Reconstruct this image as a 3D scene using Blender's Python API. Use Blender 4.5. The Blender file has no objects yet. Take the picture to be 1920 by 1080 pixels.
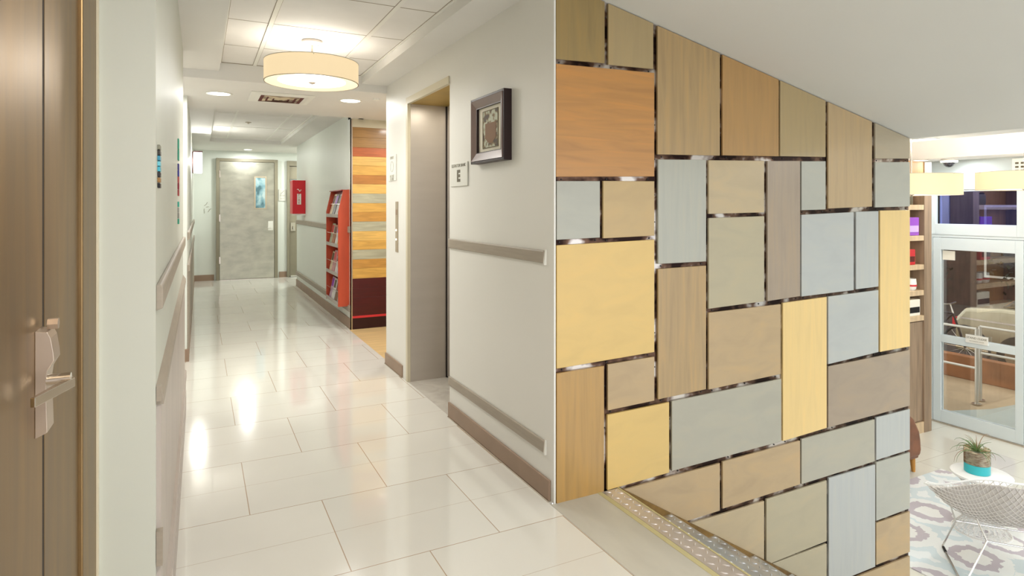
import bpy, bmesh, math, random
from mathutils import Vector, Matrix
random.seed(7)
sc = bpy.context.scene
C = sc.collection
PI = math.pi

# ---------------------------------------------------------------- camera, world, exposure
cam_d = bpy.data.cameras.new('camera'); cam = bpy.data.objects.new('camera', cam_d); C.objects.link(cam)
cam_d.sensor_width = 36; cam_d.lens = 1158 / 1920 * 36; cam_d.shift_y = -0.0792
cam_d.clip_start = 0.02
cam.location = (0, 0, 1.25); cam.rotation_euler = (PI / 2, 0, -math.atan(586 / 1158))
sc.camera = cam
sc.view_settings.view_transform = 'Standard'; sc.view_settings.look = 'None'
sc.view_settings.gamma = 1; sc.view_settings.use_curve_mapping = False
sc.view_settings.exposure = 0.55
w = bpy.data.worlds.new('world'); sc.world = w; w.use_nodes = True
w.node_tree.nodes['Background'].inputs[0].default_value = (0.84, 0.87, 0.93, 1)
w.node_tree.nodes['Background'].inputs[1].default_value = 1.7

def lamp(name, kind, loc, energy, color=(1, .985, .955), size=.2, rot=(0, 0, 0), spot=None, size_y=None):
    d = bpy.data.lights.new(name, kind); d.energy = energy; d.color = color
    if kind == 'AREA':
        d.size = size
        if size_y: d.shape = 'RECTANGLE'; d.size_y = size_y
    else: d.shadow_soft_size = size
    if spot: d.spot_size = spot; d.spot_blend = .6
    o = bpy.data.objects.new(name, d); C.objects.link(o); o.location = loc; o.rotation_euler = rot
    return o

# pendants, downlights and cove of the place, plus added unseen fill lights
lamp('pendant_bulb', 'POINT', (.62, 3.957, 2.09), 2.2, size=.04)
lamp('pendant_bulb', 'POINT', (.62, .3, 2.09), 8, size=.04)  # bulb of an added pendant, out of view, brightens the near hall
for p_, e_ in [((.14, 5.42, 2.13), 7), ((1.14, 5.28, 2.13), 7), ((1.95, 5.6, 2.13), 10), ((-.8, 5.0, 2.13), 6)]:  # last two are added hidden fills in side passage and left opening, no fixture
    lamp('downlight_lamp', 'AREA', p_, e_, (1, .985, .95), .13)
for p_, e_ in [((.62, 3.957, 2.0), 8), ((.62, .3, 2.0), 17)]: lamp('pendant_downlight', 'AREA', p_, e_, (1, .985, .95), .4)  # second one belongs to the added unseen pendant over the near hall
lamp('downlight_lamp', 'AREA', (.72, 11.2, 2.19), 9, (.98, 1, .96), .13)
lamp('alcove_fill', 'AREA', (1.95, 10.95, 2.19), 16, (.98, 1, .96), .3)  # added hidden light in the alcove, brightens the far wall
lamp('sconce_bulb', 'POINT', (-.01, 8.88, 1.83), 10, (1, .98, .9), size=.04)
for p_ in [(5.55, 3.24, 1.44), (6.75, 2.92, 1.5), (6.2, .6, 1.5)]:
    lamp('pendant_bulb', 'POINT', p_, 11, (1, .94, .84), size=.06)
for p_ in [(4.6, 2.33, 1.76), (4.6, .6, 1.76), (4.6, -1.2, 1.76), (7.4, 3.9, 1.76), (7.4, 2.2, 1.76)]:
    lamp('recessed_lamp', 'AREA', p_, 10, (.95, .98, 1), .2)
lamp('cove_light', 'AREA', (5.35, 1.0, 1.84), 26, (1, .95, .88), .08, (0, -PI * .62, 0), size_y=6)
lamp('elevator_lamp', 'AREA', (1.48, 3.95, 1.97), 1.1, (1, .92, .78), .1)
lamp('stair_fill', 'AREA', (3.4, -1.6, 1.7), 26, (1, .98, .95), .5)  # added unseen light without a fixture, brightens stairs and boards
lamp('street_fill', 'POINT', (9.3, 7.0, 2.6), 60, (1, .72, .42), size=.2)  # added point light without a body, warms the pavement outside
lamp('street_fill', 'POINT', (10.5, 1.0, 3.0), 60, (1, .85, .65), size=.2)  # second added bodiless light for the street

# ---------------------------------------------------------------- materials
def mat(name, col, rough=.6, metal=0, spec=.5, emit=None, es=0, coat=0, trans=0, ior=1.45):
    m = bpy.data.materials.new(name); m.use_nodes = True
    b = m.node_tree.nodes['Principled BSDF']
    b.inputs['Base Color'].default_value = (*col, 1); b.inputs['Roughness'].default_value = rough
    b.inputs['Metallic'].default_value = metal; b.inputs['Specular IOR Level'].default_value = spec
    b.inputs['IOR'].default_value = ior
    if coat: b.inputs['Coat Weight'].default_value = coat; b.inputs['Coat Roughness'].default_value = .12
    if trans: b.inputs['Transmission Weight'].default_value = trans
    if emit: b.inputs['Emission Color'].default_value = (*emit, 1); b.inputs['Emission Strength'].default_value = es
    return m

def S(r, g, b):
    f = lambda c: (c / 255 / 12.92) if c / 255 <= .04045 else ((c / 255 + .055) / 1.055) ** 2.4
    return (f(r), f(g), f(b))

def nodes(m):
    nt = m.node_tree
    return nt, nt.nodes, nt.links, nt.nodes['Principled BSDF']

def vary(m, c1, c2, scale=(1, 1, 1), nscale=5, detail=4, bump=0, lo=.35, hi=.65, distort=0, rough=None, c3=None):
    """colour varied between c1 and c2 by stretched noise"""
    nt, N, L, b = nodes(m)
    tc = N.new('ShaderNodeTexCoord'); mp = N.new('ShaderNodeMapping'); mp.inputs['Scale'].default_value = scale
    nz = N.new('ShaderNodeTexNoise'); nz.inputs['Scale'].default_value = nscale; nz.inputs['Detail'].default_value = detail
    nz.inputs['Distortion'].default_value = distort
    cr = N.new('ShaderNodeValToRGB'); cr.color_ramp.elements[0].position = lo; cr.color_ramp.elements[1].position = hi
    cr.color_ramp.elements[0].color = (*c1, 1); cr.color_ramp.elements[1].color = (*c2, 1)
    if c3:
        e = cr.color_ramp.elements.new((lo + hi) / 2); e.color = (*c3, 1)
    L.new(tc.outputs['Object'], mp.inputs[0]); L.new(mp.outputs[0], nz.inputs['Vector'])
    L.new(nz.outputs['Fac'], cr.inputs[0]); L.new(cr.outputs[0], b.inputs['Base Color'])
    if bump:
        bp = N.new('ShaderNodeBump'); bp.inputs['Strength'].default_value = bump; bp.inputs['Distance'].default_value = .002
        L.new(nz.outputs['Fac'], bp.inputs['Height']); L.new(bp.outputs[0], b.inputs['Normal'])
    if rough:
        mr = N.new('ShaderNodeMapRange'); mr.inputs[3].default_value = rough[0]; mr.inputs[4].default_value = rough[1]
        L.new(nz.outputs['Fac'], mr.inputs[0]); L.new(mr.outputs[0], b.inputs['Roughness'])
    return m

def var2(name, c, amt=.12, rough=.5, metal=0, scale=(1, 1, 1), nscale=5, detail=4, bump=0, coat=0, distort=0, rr=None, spec=.5):
    m = mat(name, c, rough, metal, coat=coat, spec=spec)
    c1 = tuple(x * (1 - amt) for x in c); c2 = tuple(min(1, x * (1 + amt)) for x in c)
    return vary(m, c1, c2, scale, nscale, detail, bump, distort=distort, rough=rr)

M = {}
M['wall'] = var2('cream_wall_paint', S(227, 225, 218), .015, .5, nscale=1.2, detail=2, bump=.03)
M['wall_green'] = var2('pale_green_wall_paint', S(224, 228, 220), .015, .45, nscale=1.2, detail=2)
M['pillar'] = var2('pillar_paint', S(198, 200, 188), .02, .5, nscale=2, detail=2)
M['ceil'] = var2('ceiling_paint', S(228, 226, 221), .02, .7, nscale=1.5, detail=2)
M['slope'] = var2('sloped_ceiling_paint', S(222, 223, 219), .015, .6, nscale=1.0, detail=2)
M['tile_c'] = var2('ceiling_tile', S(232, 229, 224), .03, .8, nscale=3, detail=3, bump=.05)
M['white'] = mat('white_trim', S(235, 234, 226), .4)
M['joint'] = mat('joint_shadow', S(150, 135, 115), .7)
M['trimbrown'] = var2('taupe_rail', S(160, 149, 134), .05, .5, scale=(1, 1, 14), nscale=6)
M['base'] = var2('brown_base', S(150, 126, 106), .06, .45, nscale=5)
M['wainscot'] = var2('wainscot_panel', S(178, 167, 158), .06, .4, scale=(1, 1, .3), nscale=8)
M['steel'] = var2('brushed_steel', S(196, 189, 180), .02, .38, .45, scale=(1, 1, 6), nscale=2.5, detail=2)
M['steeldoor'] = var2('bronze_steel_door', S(138, 113, 78), .2, .4, .92, scale=(1, 6, .6), nscale=3, detail=5, distort=.6, rr=(.34, .46))
M['lock'] = mat('lock_satin', S(184, 168, 152), .32, .8)
M['steelfar'] = var2('far_steel_door', S(188, 186, 172), .12, .4, 1, scale=(1.5, 1, 3), nscale=3, detail=4, rr=(.3, .48))
M['frame_st'] = var2('door_frame_paint', S(168, 154, 132), .05, .4, nscale=4)
M['frame_g'] = var2('grey_frame_paint', S(136, 129, 110), .06, .4, nscale=4)
M['chrome'] = mat('chrome', S(220, 216, 210), .12, 1)
M['satin'] = mat('satin_metal', S(200, 190, 178), .25, 1)
M['black'] = mat('black', S(22, 20, 20), .5)
M['darkgap'] = mat('dark_gap', S(26, 16, 12), .7)
M['brass'] = var2('brass_soffit', S(190, 160, 80), .1, .4, .7, nscale=5)
M['cream_trim'] = mat('cream_trim', S(208, 199, 174), .45)
M['orange_side'] = var2('red_orange_wood', S(178, 70, 42), .10, .4, scale=(1, 1, .25), nscale=10)
M['red_in'] = mat('red_inner', S(140, 34, 30), .5)
M['shelfgrey'] = mat('shelf_lip', S(176, 168, 160), .4)
M['fire_red'] = mat('fire_red', S(205, 20, 35), .35)
M['fire_pink'] = mat('fire_red_light', S(222, 90, 92), .4)
M['shade'] = mat('pendant_shade', S(165, 145, 110), .7, emit=(1, .80, .50), es=.5)
M['diffuser'] = mat('pendant_diffuser', S(250, 248, 240), .5, emit=(1, .96, .88), es=2.2)
M['lampdisc'] = mat('downlight_lens', S(250, 250, 245), .5, emit=(1, .98, .94), es=6)
M['sconce'] = mat('sconce_glass', S(250, 250, 245), .5, emit=(1, 1, .95), es=3.5)
M['picframe'] = mat('walnut_frame', S(112, 86, 76), .35, coat=.3)
M['picframe_d'] = mat('dark_frame_side', S(40, 22, 22), .4)
M['mat_board'] = mat('mat_board', S(236, 230, 214), .8)
M['signplate'] = mat('sign_plate', S(220, 219, 210), .4)
M['signtext'] = mat('sign_text', S(96, 88, 66), .5)
M['signtext_l'] = mat('sign_text_light', S(160, 156, 138), .5)
M['whitetext'] = mat('white_text', S(245, 235, 230), .5)
M['red_text'] = mat('red_text', S(170, 20, 30), .5)
M['concrete'] = var2('threshold_stone', S(194, 190, 178), .06, .4, scale=(1, .3, 1), nscale=9)
M['marble'] = var2('elevator_sill_stone', S(190, 184, 174), .08, .25, nscale=7, distort=1)
M['nosing'] = mat('yellow_nosing', S(196, 186, 140), .5)
M['canopy'] = mat('canopy_enamel', S(176, 170, 164), .5)
M['btn'] = mat('lit_button', S(250, 240, 220), .4, emit=(1, .9, .7), es=1.5)
M['diamond'] = var2('diamond_plate', S(205, 208, 214), .1, .32, 1, nscale=8)
M['diamond_w'] = var2('worn_diamond_plate', S(208, 200, 196), .08, .4, .6, nscale=8)
M['bronze'] = var2('bronze_stringer', S(120, 92, 48), .3, .35, .8, nscale=9)
M['woodfloor'] = var2('wood_floor', S(206, 176, 126), .12, .35, scale=(1, 9, 1), nscale=3)
M['oak'] = var2('oak_veneer', S(205, 180, 145), .1, .45, scale=(8, 8, .7), nscale=3)
M['oakdark'] = var2('oak_inner', S(190, 142, 82), .1, .5, scale=(8, 8, .7), nscale=3)
M['walngrey'] = var2('weathered_wood', S(150, 128, 105), .18, .55, scale=(9, 9, .6), nscale=3)
M['leather'] = var2('brown_leather', S(122, 76, 52), .2, .38, nscale=9)
M['legwood'] = var2('honey_wood', S(200, 142, 66), .12, .4, scale=(8, 8, 1), nscale=5)
M['lobfloor'] = None
M['tableblock'] = mat('white_enamel', S(240, 240, 238), .25)
M['wire'] = mat('white_wire', S(225, 220, 214), .35)
M['teal'] = mat('teal_glaze', S(60, 188, 196), .3)
M['sand_pot'] = vary(mat('sand_layer', S(190, 160, 120), .8), S(176, 140, 104), S(240, 228, 200), (1, 1, 3), 30, 3)
M['leaf'] = mat('leaf_green', S(92, 120, 66), .5)
M['leaf2'] = mat('leaf_dry', S(140, 110, 80), .6)
M['doorwhite'] = mat('white_aluminium', S(216, 225, 226), .35)
M['purple'] = mat('purple_box', S(150, 80, 190), .4); M['purple_l'] = mat('lilac_print', S(205, 175, 225), .5)
M['redbox'] = mat('red_box', S(205, 50, 55), .4); M['brownprint'] = mat('brown_print', S(90, 35, 25), .5)
M['ceramic'] = mat('white_ceramic', S(235, 232, 225), .2)
M['carpaint'] = mat('silver_car_paint', S(178, 168, 140), .25, .6, coat=.6)
M['carglass'] = mat('dark_car_glass', S(20, 18, 20), .08, coat=.5)
M['tyre'] = mat('tyre', S(18, 17, 17), .7)
M['pipe'] = mat('galvanised_pipe', S(196, 190, 178), .35, .7)
M['sidewalk'] = var2('sidewalk', S(160, 138, 108), .12, .8, nscale=3)
M['ramp'] = var2('grey_ramp', S(150, 158, 152), .06, .6, nscale=3)
M['planter'] = var2('brown_kerb_wall', S(140, 88, 48), .2, .7, nscale=3)
M['asphalt'] = var2('asphalt', S(62, 50, 44), .2, .8, nscale=6)
M['facade'] = var2('dark_brick_facade', S(60, 36, 28), .35, .8, nscale=4)
M['blueglow'] = mat('blue_glow_pane', S(60, 60, 110), .3, emit=S(78, 84, 150), es=.8)  # added blue glow to be seen through the transom, no known windows
M['blueglow2'] = mat('warm_lit_window', S(160, 110, 60), .3, emit=S(220, 150, 80), es=.9)
M['shrub'] = var2('dark_shrub', S(30, 34, 22), .3, .8, nscale=9)

def glass(name, tint=(1, 1, 1), refl=.12, gc=(1, 1, 1)):
    m = bpy.data.materials.new(name); m.use_nodes = True; nt = m.node_tree; nt.nodes.clear()
    o = nt.nodes.new('ShaderNodeOutputMaterial'); mx = nt.nodes.new('ShaderNodeMixShader')
    t = nt.nodes.new('ShaderNodeBsdfTransparent'); g = nt.nodes.new('ShaderNodeBsdfGlossy')
    t.inputs[0].default_value = (*tint, 1); g.inputs['Roughness'].default_value = .01; g.inputs['Color'].default_value = (*gc, 1)
    f = nt.nodes.new('ShaderNodeFresnel'); f.inputs[0].default_value = 1.7
    ad = nt.nodes.new('ShaderNodeMath'); ad.operation = 'ADD'; ad.inputs[1].default_value = refl
    nt.links.new(f.outputs[0], ad.inputs[0]); nt.links.new(ad.outputs[0], mx.inputs[0])
    nt.links.new(t.outputs[0], mx.inputs[1]); nt.links.new(g.outputs[0], mx.inputs[2]); nt.links.new(mx.outputs[0], o.inputs[0])
    return m
M['glass'] = glass('clear_glass', (.92, .93, .9), .05)
M['glass_blue'] = glass('blue_reflection_glass', S(195, 200, 240), .28, S(176, 184, 235))  # bluish reflection haze painted into the pane's tint and gloss colour
M['picglass'] = glass('picture_glass', (1, 1, 1), .01)

def tile_floor(name, c, mortar, w_, h_, x0, y0, rough, var=.03, mid=None, msize=.0019):
    m = mat(name, c, rough); nt, N, L, b = nodes(m)
    b.inputs['Coat Weight'].default_value = .5; b.inputs['Coat Roughness'].default_value = .03
    tc = N.new('ShaderNodeTexCoord'); mp = N.new('ShaderNodeMapping'); mp.inputs['Location'].default_value = (-x0, -y0, 0)
    br = N.new('ShaderNodeTexBrick'); br.offset = .5; br.offset_frequency = 2; br.squash = 1
    br.inputs['Scale'].default_value = 1; br.inputs['Mortar Size'].default_value = msize
    br.inputs['Mortar Smooth'].default_value = .1
    br.inputs['Brick Width'].default_value = w_; br.inputs['Row Height'].default_value = h_
    br.inputs['Color1'].default_value = (*[x * (1 - var) for x in c], 1); br.inputs['Color2'].default_value = (*[x * (1 + var) for x in c], 1)
    br.inputs['Mortar'].default_value = (*mortar, 1)
    L.new(tc.outputs['Object'], mp.inputs[0]); L.new(mp.outputs[0], br.inputs[0])
    col = br.outputs['Color']
    if mid:
        sp = N.new('ShaderNodeSeparateXYZ'); L.new(mp.outputs[0], sp.inputs[0])
        def mth(op, a, b_=None, v=None):
            n = N.new('ShaderNodeMath'); n.operation = op; L.new(a, n.inputs[0])
            if b_ is not None: L.new(b_, n.inputs[1])
            elif v is not None: n.inputs[1].default_value = v
            return n.outputs[0]
        q = mth('ADD', sp.outputs[1], v=100 * h_ - h_ / 2)
        q = mth('MODULO', q, v=h_)
        q1 = mth('LESS_THAN', q, v=msize * .8)
        mx = N.new('ShaderNodeMix'); mx.data_type = 'RGBA'
        L.new(q1, mx.inputs[0]); L.new(col, mx.inputs[6]); mx.inputs[7].default_value = (*mortar, 1)
        col = mx.outputs[2]
    nz = N.new('ShaderNodeTexNoise'); nz.inputs['Scale'].default_value = 2.2; nz.inputs['Detail'].default_value = 3
    L.new(tc.outputs['Object'], nz.inputs[0])
    mr = N.new('ShaderNodeMapRange'); mr.inputs[3].default_value = .93; mr.inputs[4].default_value = 1.05; L.new(nz.outputs['Fac'], mr.inputs[0])
    vm = N.new('ShaderNodeVectorMath'); vm.operation = 'SCALE'; L.new(col, vm.inputs[0]); L.new(mr.outputs[0], vm.inputs['Scale'])
    L.new(vm.outputs[0], b.inputs['Base Color'])
    return m
M['floor'] = tile_floor('polished_floor_tile', S(226, 223, 214), S(178, 155, 130), .5645, .577, .465 - .28225, 2.138 - .577 * 4, .12, mid=True)
M['lobfloor'] = tile_floor('lobby_floor_tile', S(224, 222, 210), S(176, 166, 150), .9, .45, 0, 0, .15, mid=None)

# ---------------------------------------------------------------- mesh builder
class MB:
    def __init__(s): s.v = []; s.f = []; s.smooth = []
    def _add(s, vs, fs, smooth=False):
        n = len(s.v); s.v += [tuple(p) for p in vs]; s.f += [tuple(i + n for i in f) for f in fs]; s.smooth += [smooth] * len(fs)
        return s
    def box(s, x0, x1, y0, y1, z0, z1):
        vs = [(x, y, z) for z in (z0, z1) for y in (y0, y1) for x in (x0, x1)]
        return s._add(vs, [(0, 2, 3, 1), (4, 5, 7, 6), (0, 1, 5, 4), (2, 6, 7, 3), (0, 4, 6, 2), (1, 3, 7, 5)])
    def prism(s, poly, d, axis='y'):
        """poly of 2D points swept between d[0] and d[1] along axis; (x,z) for y, (y,z) for x, (x,y) for z"""
        def P(a, b, t): return {'y': (a, t, b), 'x': (t, a, b), 'z': (a, b, t)}[axis]
        n = len(poly); vs = [P(a, b, d[0]) for a, b in poly] + [P(a, b, d[1]) for a, b in poly]
        fs = [tuple(range(n)), tuple(range(2 * n - 1, n - 1, -1))] + [(i, (i + 1) % n, n + (i + 1) % n, n + i) for i in range(n)]
        return s._add(vs, fs)
    def tube(s, pts, r, seg=8, closed=False, smooth=True):
        pts = [Vector(p) for p in pts]; n = len(pts); vs = []; fs = []
        rs = r if isinstance(r, (list, tuple)) else [r] * n
        up = Vector((0, 0, 1)); prev = None
        for i, p in enumerate(pts):
            if closed: t = (pts[(i + 1) % n] - pts[i - 1])
            else: t = pts[min(i + 1, n - 1)] - pts[max(i - 1, 0)]
            t.normalize()
            if prev is None:
                a = t.cross(up if abs(t.z) < .9 else Vector((1, 0, 0))); a.normalize()
            else:
                a = prev - t * prev.dot(t); a.normalize()
            prev = a; b = t.cross(a)
            for k in range(seg):
                q = 2 * PI * k / seg; vs.append(p + (a * math.cos(q) + b * math.sin(q)) * rs[i])
        m = n if closed else n - 1
        for i in range(m):
            for k in range(seg):
                j = (i + 1) % n; k2 = (k + 1) % seg
                fs.append((i * seg + k, i * seg + k2, j * seg + k2, j * seg + k))
        if not closed:
            fs.append(tuple(range(seg - 1, -1, -1))); fs.append(tuple((n - 1) * seg + k for k in range(seg)))
        return s._add(vs, fs, smooth)
    def lathe(s, prof, c=(0, 0, 0), seg=32, smooth=True, closed=False):
        vs = []; fs = []; n = len(prof)
        for k in range(seg):
            q = 2 * PI * k / seg
            for r, z in prof: vs.append((c[0] + r * math.cos(q), c[1] + r * math.sin(q), c[2] + z))
        for k in range(seg):
            k2 = (k + 1) % seg
            for i in range(n if closed else n - 1):
                j = (i + 1) % n
                fs.append((k * n + i, k2 * n + i, k2 * n + j, k * n + j))
        return s._add(vs, fs, smooth)
    def grid(s, P, nu, nv, thick=None):
        vs = [P(u / nu, v / nv) for v in range(nv + 1) for u in range(nu + 1)]
        fs = [(v * (nu + 1) + u, v * (nu + 1) + u + 1, (v + 1) * (nu + 1) + u + 1, (v + 1) * (nu + 1) + u) for v in range(nv) for u in range(nu)]
        return s._add(vs, fs, True)
    def build(s, name, m, parent=None, bevel=0, local=False, origin=None, label=None, seg=2):
        me = bpy.data.meshes.new(name)
        if parent is not None and not local: o0 = Vector(parent.matrix_world.translation) if False else Vector(parent.location)
        elif origin is not None: o0 = Vector(origin)
        elif parent is None:
            xs = [p[0] for p in s.v]; ys = [p[1] for p in s.v]; zs = [p[2] for p in s.v]
            o0 = Vector(((min(xs) + max(xs)) / 2, (min(ys) + max(ys)) / 2, min(zs)))
        else: o0 = Vector((0, 0, 0))
        if parent is not None and not local and parent.parent is not None:
            p_ = parent
            o0 = Vector((0, 0, 0))
            while p_ is not None: o0 += Vector(p_.location); p_ = p_.parent
        me.from_pydata([Vector(p) - o0 for p in s.v], [], s.f)
        me.polygons.foreach_set('use_smooth', s.smooth)
        bm = bmesh.new(); bm.from_mesh(me); bmesh.ops.recalc_face_normals(bm, faces=bm.faces); bm.to_mesh(me); bm.free()
        if any(s.smooth): me.set_sharp_from_angle(angle=.7)
        me.materials.append(m if not isinstance(m, str) else M[m])
        o = bpy.data.objects.new(name, me); C.objects.link(o)
        if parent is not None: o.parent = parent
        else: o.location = o0
        if bevel:
            b = o.modifiers.new('bevel', 'BEVEL'); b.width = bevel; b.segments = seg; b.limit_method = 'ANGLE'; b.angle_limit = .6
        if label: o['label'] = label
        return o

def thing(name, label, cat, loc=(0, 0, 0), rz=0, group=None):
    o = bpy.data.objects.new(name, None); C.objects.link(o); o.empty_display_size = .1
    o.location = loc; o.rotation_euler = (0, 0, rz); o['label'] = label; o['category'] = cat
    if group: o['group'] = group
    return o
def tag(o, label, cat, group=None, kind=None):
    o['label'] = label; o['category'] = cat
    if group: o['group'] = group
    if kind: o['kind'] = kind
    return o
def struct(o, label=None, cat=None):
    o['kind'] = 'structure'
    if label: o['label'] = label
    if cat: o['category'] = cat
    return o
def sthing(name, loc, label=None, cat=None):
    o = bpy.data.objects.new(name, None); C.objects.link(o); o.empty_display_size = .1; o.location = loc
    return struct(o, label, cat)
def B(*a): return MB().box(*a)
def text(name, body, size, loc, rot, m, parent=None, depth=.0006, align='CENTER', sx=1, bold=0):
    cu = bpy.data.curves.new(name, 'FONT'); cu.body = body; cu.size = size; cu.align_x = align; cu.align_y = 'CENTER'; cu.extrude = depth; cu.offset = bold
    tmp = bpy.data.objects.new('tmp', cu); C.objects.link(tmp)
    dg = bpy.context.evaluated_depsgraph_get(); me = bpy.data.meshes.new_from_object(tmp.evaluated_get(dg))
    bpy.data.objects.remove(tmp)
    R = Matrix.Translation(Vector(loc)) @ rot.to_4x4() @ Matrix.Diagonal((sx, 1, 1, 1))
    o0 = Vector((0, 0, 0)); p_ = parent
    while p_ is not None: o0 += Vector(p_.location); p_ = p_.parent
    me.transform(Matrix.Translation(-o0) @ R); me.materials.clear(); me.materials.append(M[m])
    o = bpy.data.objects.new(name, me); C.objects.link(o)
    if parent is not None: o.parent = parent
    return o
# text facing -x (on right hall wall): local x -> -y, local y -> z, normal -> -x
R_NX = Matrix(((0, 0, -1), (-1, 0, 0), (0, 1, 0)))
R_NY = Matrix(((1, 0, 0), (0, 0, -1), (0, 1, 0)))   # facing -y
# ---------------------------------------------------------------- hall shell
XR, XF, XL = 1.33, 1.38, -.09          # right wall near, right wall far, left wall
fl = MB().prism([(-1.2, -2.5), (1.315, -2.5), (1.315, 2.252), (1.33, 2.252), (1.33, 4.85), (1.36, 4.85), (1.36, 6.36), (1.38, 6.36), (1.38, 10.3), (2.4, 10.3), (2.4, 11.65), (-1.2, 11.65)], (-.2, 0), 'z').build('floor', 'floor', origin=(0, 0, 0)); struct(fl)
struct(MB().prism([(1.36, 4.85), (3.0, 4.85), (3.0, 6.37), (1.38, 6.37), (1.36, 6.36)], (-.2, -.0005), 'z').build('floor', 'woodfloor', origin=(0, 0, 0)))
struct(B(1.33, 1.66, 3.45, 4.38, -.2, .001).build('floor', 'marble'))
struct(B(1.316, 1.55, -2.5, 2.24, -.2, .0005).build('floor', 'concrete'))
struct(B(1.55, 1.573, -2.5, 2.24, -.2, .002).build('trim_1', 'nosing', bevel=.001))
struct(B(3.3, 7.68, -4, 4.3, -1.45, -1.25).build('floor', 'lobfloor', origin=(0, 0, 0)))
struct(B(1.4, 3.3, -4, 2.25, -1.45, -1.25).build('floor', 'lobfloor', origin=(0, 0, 0)))
struct(B(1.45, 1.56, -2.5, 2.24, -1.25, -.2).build('wall_stair', 'wall'))

wr = MB().box(XR, 1.3385, 2.2375, 2.2545, 0, 2.209)
wr.box(XR, 1.45, 2.2545, 3.45, 0, 2.3); wr.box(XR, 1.45, 4.38, 4.75, 0, 2.3); wr.box(XR, 1.45, 3.45, 4.38, 2.03, 2.3)
wr.box(XR, 3.0, 4.75, 4.85, 0, 2.3)
struct(wr.build('wall_right', 'wall'))
cw = MB().prism([(1.451, -1.25), (3.82, -1.25), (3.82, 1.663), (1.451, 2.185)], (2.2545, 2.36), 'y'); cw.box(3.70, 3.82, 2.36, 4.3, -1.25, 1.9)
struct(cw.build('wall_center', 'wall'))
struct(B(3.0, 3.1, 4.75, 6.5, 0, 2.3).build('wall_side', 'wall'))
wf = MB().box(XF, 1.5, 6.372, 10.3, 0, 2.3); wf.box(1.5, 3.0, 6.372, 6.5, 0, 2.3); wf.box(1.5, 2.5, 10.2, 10.3, 0, 2.3); wf.box(2.4, 2.5, 10.3, 11.65, 0, 2.3)
struct(wf.build('wall_right', 'wall_green'))
struct(B(-.35, 2.5, 11.65, 11.8, 0, 2.3).build('wall_back', 'wall_green'))
wl = MB().box(-.34, XL, 1.64, 4.3, 0, 2.3)
struct(wl.build('wall_left', 'pillar'))
struct(B(-.34, XL, 5.65, 11.65, 0, 2.3).build('wall_left', 'wall_green'))
wq = MB().box(-1.3, -1.2, -2.5, 5.75, 0, 2.3); wq.box(-1.2, -.34, 5.65, 5.75, 0, 2.3); wq.box(-1.2, -.34, 4.2, 4.3, 0, 2.3); wq.box(-.6, -.3, -2.5, 1.64, 0, 2.3)
struct(wq.build('wall_left', 'wall'))

# ceilings
c1 = MB().box(-1.3, .125, -2.5, 4.83, 2.21, 2.4)
c1.prism([(1.13, 2.21), (1.335, 2.21), (1.335, 2.4), (1.13, 2.4)], (-2.5, 2.252), 'y'); c1.box(1.13, 1.45, 2.252, 4.83, 2.21, 2.4)
c1.box(-1.3, 3.0, 4.83, 6.3, 2.15, 2.4)
c1.box(-1.3, .135, 6.3, 11.65, 2.21, 2.4); c1.box(1.12, 2.5, 6.5, 11.65, 2.21, 2.4); c1.box(.135, 1.12, 10.1, 11.65, 2.21, 2.4)
c1.box(XF, 1.5, 6.3, 6.5, 2.15, 2.4); c1.box(1.45, 3.1, 6.3, 6.5, 2.15, 2.4)
struct(c1.build('ceiling', 'ceil'))
c2 = sthing('ceiling', (.62, 1.2, 2.275))
MB().box(.125, 1.13, -2.5, 4.83, 2.275, 2.4).build('ceiling_tile_field', 'tile_c', c2)
g = MB()
for x in (.357, .905): g.box(x - .012, x + .012, -2.5, 4.83, 2.271, 2.276)
g.box(.125, .137, -2.5, 4.83, 2.268, 2.276); g.box(1.118, 1.13, -2.5, 4.83, 2.268, 2.276)
g.build('grid_bar', 'white', c2)
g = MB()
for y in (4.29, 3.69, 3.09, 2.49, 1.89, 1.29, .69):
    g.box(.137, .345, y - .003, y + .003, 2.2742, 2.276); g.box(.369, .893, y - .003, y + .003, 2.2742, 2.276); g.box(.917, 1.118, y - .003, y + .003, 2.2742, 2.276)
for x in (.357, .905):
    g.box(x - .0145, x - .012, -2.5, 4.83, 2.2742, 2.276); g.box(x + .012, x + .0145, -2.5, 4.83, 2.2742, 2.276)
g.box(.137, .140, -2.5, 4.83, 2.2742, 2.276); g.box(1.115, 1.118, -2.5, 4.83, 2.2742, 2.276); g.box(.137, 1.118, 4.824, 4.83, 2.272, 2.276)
g.build('grid_shadow_line', 'joint', c2)
c3 = sthing('ceiling', (.62, 8.2, 2.262))
MB().box(.135, 1.12, 6.3, 10.1, 2.262, 2.4).build('ceiling_tile_field', 'tile_c', c3)
g = MB()
for x in (.36, .905): g.box(x - .01, x + .01, 6.3, 10.1, 2.258, 2.263)
for y in (7.3, 8.5, 9.7): g.box(.135, 1.12, y - .006, y + .006, 2.259, 2.263)
g.box(.135, .15, 6.3, 10.1, 2.25, 2.263); g.box(1.105, 1.12, 6.3, 10.1, 2.25, 2.263)
g.build('grid_bar', 'white', c3)
struct(MB().prism([(1.336, 2.21), (3.84, 1.661), (3.84, 1.78), (3.84, 2.4), (1.336, 2.4)], (-4, 2.2535), 'y').build('ceiling', 'slope'))
lc = MB().box(3.84, 5.2, -4, 4.3, 1.78, 2.4); lc.box(7.2, 7.8, -4, 4.3, 1.78, 2.4); lc.box(5.2, 7.2, -4, 4.3, 2.2, 2.4); lc.box(3.821, 3.84, 2.2535, 4.3, 1.78, 2.4)
struct(lc.build('ceiling', 'ceil'))

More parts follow.
